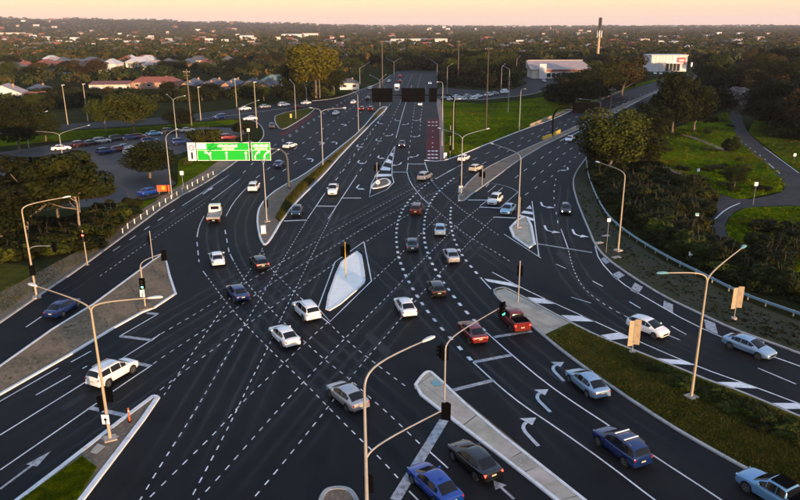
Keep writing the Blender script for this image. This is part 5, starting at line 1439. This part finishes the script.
# grass blades on the planted strips
def blades(name, pl, n, seed, hmin, hmax, m, label, z=.11):
    r = np.random.default_rng(seed)
    pts = scatter(pl, n, seed)
    base = np.array([G(x, y, z)[:] for x, y in pts])
    hh = r.uniform(hmin, hmax, n)
    a = r.uniform(0, 6.28, n)
    w = r.uniform(.02, .06, n)
    dx = np.stack([np.cos(a) * w, np.sin(a) * w, np.zeros(n)], 1)
    lean = np.stack([r.normal(0, .25, n) * hh, r.normal(0, .25, n) * hh, hh], 1)
    v = np.stack([base - dx, base + dx, base + lean], 1).reshape(-1, 3)
    me = np_mesh(name, v, np.arange(3 * n).reshape(n, 3), m)
    return tag(ob(name, me), label, 'grass', kind='stuff')
blades('grass', [(548, 338), (572, 325), (640, 355), (714, 385), (800, 420), (830, 434), (830, 510), (748, 468), (666, 421), (612, 386), (566, 352)], 42000, 1, .05, .24, M['grass_dry'], 'dry tufted grass covering the planted island', z=.1)
blades('grass', [(379, 111), (362, 131), (342, 149), (322, 166), (300, 184), (286, 200), (276, 218), (280, 222), (300, 194), (320, 175.5), (345, 148), (373, 120.5), (384, 109)], 16000, 2, .25, .7, M['grass_dry'], 'tall yellow grass growing along the main median', z=.1)
blades('grass', [(82, 457), (20, 500), (-6, 522), (40, 530), (78, 499), (97, 468)], 22000, 3, .04, .14, M['grass'], 'green grass on the bottom left median', z=.1)
blades('grass', [(-10, 322), (36, 290), (82, 262), (125, 230), (118, 226), (80, 250), (30, 276), (-10, 296)], 3000, 4, .05, .3, M['grass_dry'], 'sparse dry grass on the left dirt verge', z=0)

# ------------------------------------------------------------------ buildings
def house(p, rz, w, d, h, rh, wall, roof, label, cat='house', group=None, kind='hip', windows=2, name='house', over=.5, detail=True):
    o = thing(name, label, cat, p, rz, group)
    mk('wall', MB().box((0, 0, h / 2), (w, d, h)), M[wall], o)
    x, y = w / 2 + over, d / 2 + over
    rb = MB()
    if kind == 'hip':
        k = min(x, y) * .95
        r0, r1 = ((-x + k, 0), (x - k, 0)) if x >= y else ((0, -y + k), (0, y - k))
        v = [(-x, -y, h), (x, -y, h), (x, y, h), (-x, y, h), (*r0, h + rh), (*r1, h + rh)]
        if x >= y: f = [(0, 1, 5, 4), (1, 2, 5), (2, 3, 4, 5), (3, 0, 4), (3, 2, 1, 0)]
        else: f = [(0, 1, 4), (1, 2, 5, 4), (2, 3, 5), (3, 0, 4, 5), (3, 2, 1, 0)]
        rb.add(v, f)
    elif kind == 'gable':      # ridge front to back, gable faces the camera
        v = [(-x, -y, h), (x, -y, h), (x, y, h), (-x, y, h), (0, -y, h + rh), (0, y, h + rh)]
        rb.add(v, [(0, 4, 5, 3), (1, 2, 5, 4), (2, 3, 5)])
        mk('gable', MB().add([(-w / 2, -d / 2 - .02, h), (w / 2, -d / 2 - .02, h), (0, -d / 2 - .02, h + rh * w / 2 / x)], [(0, 1, 2)]), M[wall], o)
    elif kind == 'skillion':   # long single slope facing the camera
        v = [(-x, -y, h), (x, -y, h), (x, y, h + rh), (-x, y, h + rh), (x, y, h), (-x, y, h)]
        rb.add(v, [(0, 1, 2, 3), (1, 4, 2), (0, 3, 5), (4, 5, 3, 2)])
    else:                      # flat with parapet
        rb.box((0, 0, h + rh / 2), (2 * x, 2 * y, rh))
    ro = mk('roof', rb, M[roof], o)
    if detail and kind in ('hip', 'gable'):
        mk('chimney', MB().box((w * .2, d * .1, h + rh * .8), (.7, .7, 1.4)), M['brick'], ro)
        mk('gutter', MB().box((0, -y, h - .06), (2 * x, .12, .12)), M['galv'], ro)
    for k in range(windows):
        wx = -w / 2 + w * (k + .5) / windows
        wd = mk('window', MB().box((wx, -d / 2 - .03, h * .55), (min(2.0, w / windows * .5), .06, h * .4)), M['sign_white'], o)
        mk('pane', MB().box((wx, -d / 2 - .07, h * .55), (min(1.8, w / windows * .44), .04, h * .34)), M['window'], wd)
    return o
def wpx(x0, x1, y): return (G(x1, y) - G(x0, y)).length
UN = 'row of units'
for x, wd, rf, lab in ((188, 17, 'roof_slate', 'first'), (209, 20, 'roof_grey', 'second'), (229, 18, 'roof_slate', 'third'), (248, 18, 'roof_grey', 'fourth'), (265, 15, 'roof_grey', 'fifth')):
    p = G(x, 92)
    house(p, random.uniform(-.1, .1), wpx(x - wd / 2, x + wd / 2, 92) * .62, 11, 3.0, 2.2, 'brick', rf, 'brick unit with sunlit gable, %s from left in the row' % lab, group=UN, kind='gable')
    house(p + Vector((0, 13, 0)), 0, wpx(x - wd / 2, x + wd / 2, 92) * 1.05, 10, 3.0, 2.8, 'brick', rf, 'wide dark hipped roof behind the %s brick unit' % lab, group='roofs behind the units', windows=2)
house(G(158, 88), 0, 24, 9, 3.2, 2.6, 'brick', 'roof_red', 'long house with a red brown roof behind the trees at left', windows=4)
house(G(111, 93), .1, 17, 8, 4.2, 1.2, 'render', 'roof_red', 'sunlit shed with a cream wall and brown roof', kind='skillion', windows=3, name='shed')
house(G(275, 86), 0, 13, 9, 3.4, 2.4, 'render', 'roof_green', 'house with a pale green roof left of the golden tree', windows=2)
house(G(293, 85.5), 0, 14, 9, 3.6, 2.6, 'render', 'roof_red', 'house with a bright red roof beside the golden tree', windows=2)
house(G(349, 89), .15, 9.5, 8, 3.2, 2.0, 'whitewall', 'roof_grey', 'small white walled house with grey roof right of the golden tree', windows=2)
house(G(8, 103), .25, 14, 11, 4.2, 3.6, 'whitewall', 'roof_pink', 'large pale roofed house at the left edge', kind='gable', windows=2)
house(G(40, 95), .1, 9, 8, 3, 2, 'render', 'roof_slate', 'small house with a blue grey roof near the left edge', windows=2)
house(G(37, 104), .0, 5, 5, 4, 1, 'render', 'roof_red', 'narrow sunlit house wall behind the dark trees at left', kind='flat', windows=1)
house(G(75, 100), .1, 7, 6, 3, 1.4, 'render', 'roof_grey', 'low sunlit house behind the two pale posts', windows=2)
house(G(4, 316 - 220), .3, 8, 7, 3, 2, 'whitewall', 'roof_white', 'white roofed house in front of the large pale one', windows=1)
# long pale showroom and the white showroom with a red panel
p = G(559, 77.5)
sh_ = thing('long_building', 'long pale building with pinkish metal roof behind the right trees', 'building', p)
W_ = wpx(530, 590, 77.5)
mk('wall', MB().box((0, 0, 2.6), (W_, 16, 5.2)), M['render'], sh_)
rf = mk('roof', MB().add([(-W_ / 2 - 1, -9, 5.2), (W_ / 2 + 1, -9, 5.2), (W_ / 2 - 3, 9, 9.6), (-W_ / 2 - 1, 9, 9.6), (W_ / 2 + 1, 9, 5.2), (-W_ / 2 - 1, 9, 5.2)], [(0, 1, 2, 3), (1, 4, 2), (0, 3, 5), (4, 5, 3, 2)]), M['roof_pink'], sh_)
mk('ridge_cap', MB().box((-1, 9, 9.7), (W_ - 2, .5, .3)), M['roof_white'], rf)
mk('entry_tower', MB().box((-W_ / 2 + 6, -8.8, 4.2), (4, 2, 8.4)), M['whitewall'], sh_)
mk('fascia', MB().box((3, -8.3, 4.5), (W_ * .72, .5, 1.0)), M['roof_red'], sh_)
for k in range(8):
    x = -W_ / 2 + 10 + k * (W_ - 13) / 8
    w = mk('window', MB().box((x, -8.06, 2.0), (2.8, .12, 2.8)), M['sign_white'], sh_)
    mk('pane', MB().box((x, -8.14, 2.0), (2.4, .06, 2.4)), M['window'], w)
p = G(664, 70.8)
sh_ = thing('showroom', 'white showroom with glass front and dark red sign panel', 'building', p)
W_ = wpx(646, 682, 70.8)
mk('wall', MB().box((0, 0, 5.2), (W_, 16, 10.4)), M['whitewall'], sh_)
mk('roof', MB().box((0, 0, 10.6), (W_ + .8, 16.8, .5)), M['roof_white'], sh_)
for k in range(7): mk('rib', MB().box((-W_ / 2 + 1 + k * W_ * .09, -8.1, 5.2), (.3, .25, 10.3)), M['render'], sh_)
g_ = mk('glass_front', MB().box((2.6, -8.15, 2.8), (W_ * .42, .2, 5.0)), M['window'], sh_)
for k in range(5): mk('mullion', MB().box((2.6 - W_ * .2 + k * W_ * .1, -8.3, 2.8), (.15, .12, 5.0)), M['sign_white'], g_)
pn = mk('sign_panel', MB().box((W_ * .33, -8.3, 7.0), (5.6, .4, 4.4)), M['logo_red'], sh_)
mk('emblem', MB().box((W_ * .33, -8.53, 7.2), (3.2, .06, .7)), M['sign_white'], pn)
mk('canopy', MB().box((2.6, -9.6, 5.6), (W_ * .46, 3, .4)), M['sign_white'], sh_)
for i, (x, y) in enumerate(((668, 72.8), (655, 73.3), (661, 74.0), (672, 72.2))):
    pos, rz = place(x, y, x + 4, y + 2)
    vehicle(('suv', 'sedan', 'ute', 'suv')[i], ('black', 'white', 'white', 'silver')[i], pos, rz, ('black wagon', 'white sedan', 'white pickup', 'silver wagon')[i] + ' parked in front of the white showroom', 'car', 'showroom cars', small=True)
# flags along the showroom verge
for i, (x, y, t) in enumerate(((690, 73, 62), (698, 72, 64), (708, 70, 61))):
    p = G(x, y)
    h = height_at(p, t)
    o = thing('banner_flag', ('left', 'middle', 'right')[i] + ' white banner flag on the verge past the showroom', 'flag', p, 0, 'banner flags')
    mk('pole', MB().tube([(0, 0, 0), (0, 0, h)], .06, 6), M['galv'], o)
    mk('banner', MB().box((.5, 0, h - 1.6), (.9, .05, 2.6)), M['sign_white'], o)
# phone tower
p = G(597, 64)
h = height_at(p, 15)
tw_ = thing('phone_tower', 'tall phone tower with antenna clusters above the trees', 'tower', p)
mk('mast', MB().tube([(0, 0, 0), (0, 0, h * .64)], [1.15, .95], 14), M['sign_back'], tw_, 50)
mk('upper_mast', MB().tube([(0, 0, h * .64), (0, 0, h * .74), (0, 0, h * .76), (0, 0, h * .95)], [.8, .8, 1.15, 1.0], 12), M['wood_dark'], tw_, 50)
for k in range(6):
    a = k * 1.047 + .3
    mk('antenna', MB().box((math.cos(a) * 1.9, math.sin(a) * 1.9, h * (.60 if k % 2 else .63)), (.8, .4, 4.4), rz=a + 1.57), M['whitewall'], tw_)
    mk('bracket', MB().box((math.cos(a) * 1.3, math.sin(a) * 1.3, h * .615), (1.2, .12, .12), rz=a), M['galv'], tw_)
for k in range(4):
    a = k * 1.57 + .5
    mk('antenna', MB().box((math.cos(a) * 1.35, math.sin(a) * 1.35, h * .86), (.6, .3, 6.0), rz=a + 1.57), M['dkgrey'], tw_)
mk('platform', MB().tube([(0, 0, h * .55), (0, 0, h * .555)], 1.9, 14), M['galv'], tw_)
mk('lightning_rod', MB().tube([(0, 0, h * .97), (0, 0, h)], .08, 6), M['galv'], tw_)
# distant warehouses
WH = [(393, 46, 20, 6, 'whitewall', 'roof_white'), (405, 43.5, 30, 6.5, 'whitewall', 'roof_white'), (428, 43, 30, 6.5, 'render', 'roof_pink'), (441, 45, 12, 8, 'whitewall', 'roof_white'), (418, 47, 34, 5, 'render', 'roof_white'), (412, 49, 16, 5, 'roof_slate', 'roof_grey'),
      (292, 38, 18, 6, 'whitewall', 'roof_white'), (311, 37, 14, 6, 'whitewall', 'roof_pink'), (247, 40, 12, 6, 'whitewall', 'roof_white'), (133, 45, 14, 6, 'whitewall', 'roof_white'), (146, 45, 8, 5, 'whitewall', 'roof_white'), (10, 36, 20, 7, 'render', 'roof_pink'), (108, 41, 16, 6, 'render', 'roof_red'), (35, 45, 9, 5, 'whitewall', 'roof_white'), (690, 50, 16, 5, 'whitewall', 'roof_white'), (705, 52, 18, 5, 'roof_slate', 'roof_white'), (740, 36, 7, 5, 'whitewall', 'roof_white'), (612, 52, 18, 6, 'whitewall', 'roof_white')]
for i, (x, y, w, h, wl_, rf) in enumerate(WH):
    p = G(x, y)
    ws = wpx(x - w / 2, x + w / 2, y)
    house(p, 0, ws, ws * .5, h * (1 if y > 40 else 1.6), h * .25, wl_, rf, 'distant pale warehouse roof among the trees', 'warehouse', 'distant warehouses', kind='flat' if i % 2 else 'skillion', windows=0, name='warehouse', detail=False)
# suburban houses, each one its own
r = random.Random(5)
ROOFS = ['roof_grey', 'roof_red', 'roof_grey', 'roof_slate', 'roof_red', 'roof_pink', 'roof_white', 'roof_slate', 'roof_grey']
WALLS = ['render', 'whitewall', 'brick', 'whitewall']
HM = {}
def far_house(p, rz, sx_, label, group):
    rf, wl_ = r.choice(ROOFS), r.choice(WALLS)
    if rf not in HM: HM[rf] = MB().add([(-7.6, -5.6, 3.1), (7.6, -5.6, 3.1), (7.6, 5.6, 3.1), (-7.6, 5.6, 3.1), (-2.6, 0, 5.9), (2.6, 0, 5.9)], [(0, 1, 5, 4), (1, 2, 5), (2, 3, 4, 5), (3, 0, 4)]).mesh('roof', M[rf])
    if wl_ not in HM: HM[wl_] = MB().box((0, 0, 1.5), (14, 10, 3.2)).mesh('wall', M[wl_])
    o = thing('house', label, 'house', p, rz, group)
    o.scale = (sx_, sx_, random.uniform(1.05, 1.4))
    ob('wall', HM[wl_], o)
    ob('roof', HM[rf], o)
for x, y in sorted(scatter([(0, 76), (120, 72), (250, 66), (380, 62), (380, 46), (250, 40), (120, 38), (0, 40)], 150, 31), key=lambda q: q[1]):
    far_house(G(x, y), r.choice((0, 1.57)) + r.uniform(-.3, .3), r.uniform(.9, 1.25), 'suburban house half hidden by trees on the left plain', 'suburban houses at left')
for x, y in sorted(scatter([(400, 58), (520, 60), (700, 58), (800, 54), (800, 40), (520, 38), (400, 42)], 95, 32), key=lambda q: q[1]):
    far_house(G(x, y), r.choice((0, 1.57)) + r.uniform(-.3, .3), r.uniform(.9, 1.25), 'suburban house half hidden by trees on the right plain', 'suburban houses at right')
for px_, lab in (([(612, 147), (640, 137), (665, 131), (690, 136), (715, 146), (728, 152)], 'narrow brown dirt track across the green slope'), ([(645, 160), (668, 168), (690, 178), (706, 188)], 'narrow brown dirt track above the scrub')):
    pts_ = resample(chaikin(P2(px_, .016), 2), 2)
    tag(mk('dirt_track', MB().ribbon(pts_, 1.6), M['dirt']), lab, 'track', kind='structure')
# ---- the far canopy and far roofs that read as one mass
def far_mass():
    q = np.random.default_rng(77)
    N_ = 14500
    ys = 27.2 + (64 - 27.2) * q.random(N_) ** 1.25
    xs = q.uniform(-60, 860, N_)
    cen, nr, sz = [], [], []
    K = 30
    for x, y in zip(xs, ys):
        if 398 < x < 446 and y > 62: continue
        if 333 < x < 353 and 43 < y < 59 and abs(x - (336 + (y - 43) * .75)) < 3: continue
        p = G(x, y)
        if p.y > 11500: continue
        d = p.y
        k = 1 + max(0, d - 1500) / 3000
        h = q.uniform(4, 10.5) * min(1.5, k ** .4)
        w = q.uniform(3.5, 7) * min(3.2, k)
        u = q.normal(size=(K, 3))
        u /= np.linalg.norm(u, axis=1, keepdims=True)
        u[:, 2] = np.abs(u[:, 2]) * 1.2 - .25
        c = np.array([p.x, p.y, hill(p.x, p.y) + h * .45]) + u * np.array([w, w, h * .5]) * q.uniform(.6, 1.05, (K, 1))
        cen.append(c)
        nr.append(u + q.normal(size=(K, 3)) * .5)
        sz.append(q.uniform(.22, .42, K) * w)
    v, f = leaf_quads(np.concatenate(cen), np.concatenate(nr), np.concatenate(sz), q)
    o = tag(ob('distant_woodland', np_mesh('distant_woodland', v, f, M['leaf_far'])), 'continuous canopy of trees covering the plain to the hills', 'woodland', kind='stuff')
far_mass()
def belt(pl, n, seed, h, w, label, m='leaf_dark', K=150, name='tree_belt'):
    q = np.random.default_rng(seed)
    cen, nr, sz = [], [], []
    for x, y in scatter(pl, n, seed):
        p = G(x, y)
        hh, ww = q.uniform(*h), q.uniform(*w) / 2
        u = q.normal(size=(K, 3))
        u /= np.linalg.norm(u, axis=1, keepdims=True)
        lump = 1 + .25 * np.sin(u @ q.normal(size=(3, 3)) * 3).sum(1, keepdims=True) * .5
        c = np.array([p.x, p.y, hh * .48]) + u * np.array([ww, ww, hh * .5]) * lump * q.uniform(.7, 1.0, (K, 1))
        c[:, 2] = np.maximum(c[:, 2], .2 if hh > .7 else .02)
        cen.append(c)
        nr.append(u + q.normal(size=(K, 3)) * .5)
        sz.append(q.uniform(.10, .18, K) * ww + (.12 if hh > .7 else .05))
    v, f = leaf_quads(np.concatenate(cen), np.concatenate(nr), np.concatenate(sz), q)
    return tag(ob(name, np_mesh(name, v, f, M[m])), label, 'woodland', kind='stuff')
belt([(0, 113), (60, 109), (140, 104), (236, 99.5), (326, 97.5), (332, 91), (300, 90), (280, 94), (182, 97), (130, 96), (0, 101)], 190, 41, (2.2, 5.0), (5, 8), 'low tangled hedge growth behind the service road', 'leaf_dark')
belt([(0, 112), (60, 108), (140, 103.5), (236, 99), (326, 97), (332, 91), (300, 90), (280, 94), (182, 97), (130, 96), (0, 101)], 80, 51, (2.5, 5.0), (5, 8), 'olive bushes mixed into the hedge behind the service road', 'leaf_olive')
belt([(0, 92), (20, 90), (130, 84), (180, 81), (330, 78), (356, 76), (392, 68), (392, 56), (0, 56)], 300, 42, (3, 8), (6, 11), 'mass of garden trees between the houses at left', 'leaf_far', 90)
belt([(395, 71), (450, 70.5), (450, 60), (395, 60)], 60, 43, (5, 9), (8, 12), 'dark mass of trees behind the far end of the main road', 'leaf_dark', 90)
belt([(444, 86), (462, 87.5), (494, 89), (510, 87), (520, 77), (520, 60), (446, 60)], 120, 44, (3, 9), (6, 11), 'dark undergrowth behind the side street', 'leaf_dark', 120)
belt([(604, 76), (646, 76), (646, 66), (690, 66), (735, 62), (860, 66), (860, 50), (520, 50), (520, 62)], 230, 45, (3, 8), (6, 11), 'mass of trees over the right plain', 'leaf_far', 90)
belt([(692, 86), (736, 72), (800, 68), (860, 70), (860, 150), (806, 143), (776, 138), (756, 122), (746, 106), (722, 104), (706, 110)], 150, 46, (2, 6), (5, 9), 'dark undergrowth of the right woodland', 'leaf_dark', 130)
belt([(600, 141), (626, 119), (656, 99), (690, 86), (712, 88), (720, 104), (700, 118), (662, 134), (640, 152), (620, 170), (596, 172), (592, 156)], 90, 47, (1.5, 4.5), (3.5, 6), 'dark undergrowth along the right road', 'leaf_dark', 130)
belt([(545, 100), (560, 106), (585, 103), (600, 99), (640, 84), (640, 78), (600, 84), (560, 90)], 60, 48, (2, 5), (4, 7), 'dark undergrowth in front of the long building', 'leaf_dark', 120)
belt([(590, 172), (640, 166), (700, 186), (714, 200), (703, 220), (703, 236), (716, 252), (760, 280), (800, 296), (830, 312), (745, 288), (703, 269), (666, 251), (627, 225), (608, 208), (595, 184)], 260, 49, (.5, 1.2), (1.6, 3.2), 'low dark ground cover of the scrub', 'leaf_dark', 90)
belt([(0, 262), (40, 256), (88, 248), (116, 226), (150, 200), (140, 204), (110, 212), (60, 224), (0, 228)], 110, 50, (.6, 2.0), (2, 4), 'low dark ground cover under the gum trees', 'leaf_dark', 90)
belt([(640, 152), (662, 134), (700, 118), (728, 113), (735, 128), (742, 144), (760, 158), (786, 178), (782, 191), (740, 199), (716, 191), (690, 180), (660, 166)], 900, 61, (.15, .5), (.6, 1.8), 'rough tussocky grass on the green slope', 'grass', 14, 'rough_grass')
belt([(447, 103), (480, 105), (505, 103), (545, 98), (585, 92), (600, 99), (574, 108), (554, 117), (520, 129), (490, 141), (458, 154), (447, 155)], 900, 62, (.12, .4), (.6, 1.6), 'uneven tufts in the bright green verge', 'grass', 14, 'rough_grass')
belt([(748, 209), (800, 208), (830, 208), (830, 284), (790, 282), (750, 260), (735, 246), (728, 228), (733, 216)], 700, 63, (.1, .4), (.5, 1.4), 'rough grass inside the path bend', 'grass', 14, 'rough_grass')
belt([(752, 134), (770, 148), (788, 162), (804, 174), (840, 190), (840, 140), (800, 124), (765, 118)], 500, 64, (.15, .5), (.6, 1.8), 'rough grass right of the bike path', 'grass_dry', 14, 'rough_grass')
belt([(576, 188), (580, 204), (590, 226), (598, 243), (634, 272), (668, 293), (702, 310), (736, 326), (800, 350), (800, 326), (741, 303), (700, 283), (663, 265), (622, 239), (603, 220), (590, 190)], 420, 65, (.05, .14), (.2, .6), 'sparse weeds on the dull right verge', 'scrub', 12, 'rough_grass')
belt([(0, 370), (52, 334), (94, 308), (152, 265), (164, 258), (170, 280), (172, 292), (150, 306), (114, 325), (70, 352), (0, 392)], 260, 66, (.04, .16), (.25, .7), 'sparse dry weeds on the gravel island', 'grass_dry', 12, 'rough_grass')
def far_roofs():
    q = random.Random(78)
    mb = MB()
    for k in range(240):
        x = q.uniform(-20, 820) if k % 3 else q.uniform(-20, 260)
        y = q.uniform(28.5, 50)
        p = G(x, y)
        p.z = hill(p.x, p.y)
        if p.y > 11000: continue
        s = 1 + p.y / 4500
        w, d, h = q.uniform(6, 12) * s, q.uniform(8, 12) * s, q.uniform(4.5, 7.5) * (1 + p.y / 7000)
        mb.box(p + Vector((0, 0, h * .5)), (w, d, h * 1.1), rz=q.uniform(-.3, .3), mi=q.choice((0, 1, 2, 3, 4, 1, 2, 4, 4)))
    return tag(mk('distant_roofs', mb, [M['roof_white'], M['roof_pink'], M['roof_red'], M['whitewall'], M['roof_grey']]), 'specks of pale and red roofs scattered far over the plain', 'houses', kind='stuff')
far_roofs()
# ------------------------------------------------------------------ the evening air
hz = MB().box((0, 0, 78), (26600, 26600, 158))
hm = bpy.data.materials.new('haze')
hm.use_nodes = True
hm.node_tree.nodes.remove(hm.node_tree.nodes['Principled BSDF'])
pv = hm.node_tree.nodes.new('ShaderNodeVolumePrincipled')
pv.inputs['Color'].default_value = (.84, .82, .90, 1)
pv.inputs['Density'].default_value = 5e-5
pv.inputs['Anisotropy'].default_value = 0.0
hm.node_tree.links.new(pv.outputs[0], hm.node_tree.nodes['Material Output'].inputs['Volume'])
tag(mk('haze', hz, hm), 'thin evening haze over the whole plain', 'haze', kind='stuff')
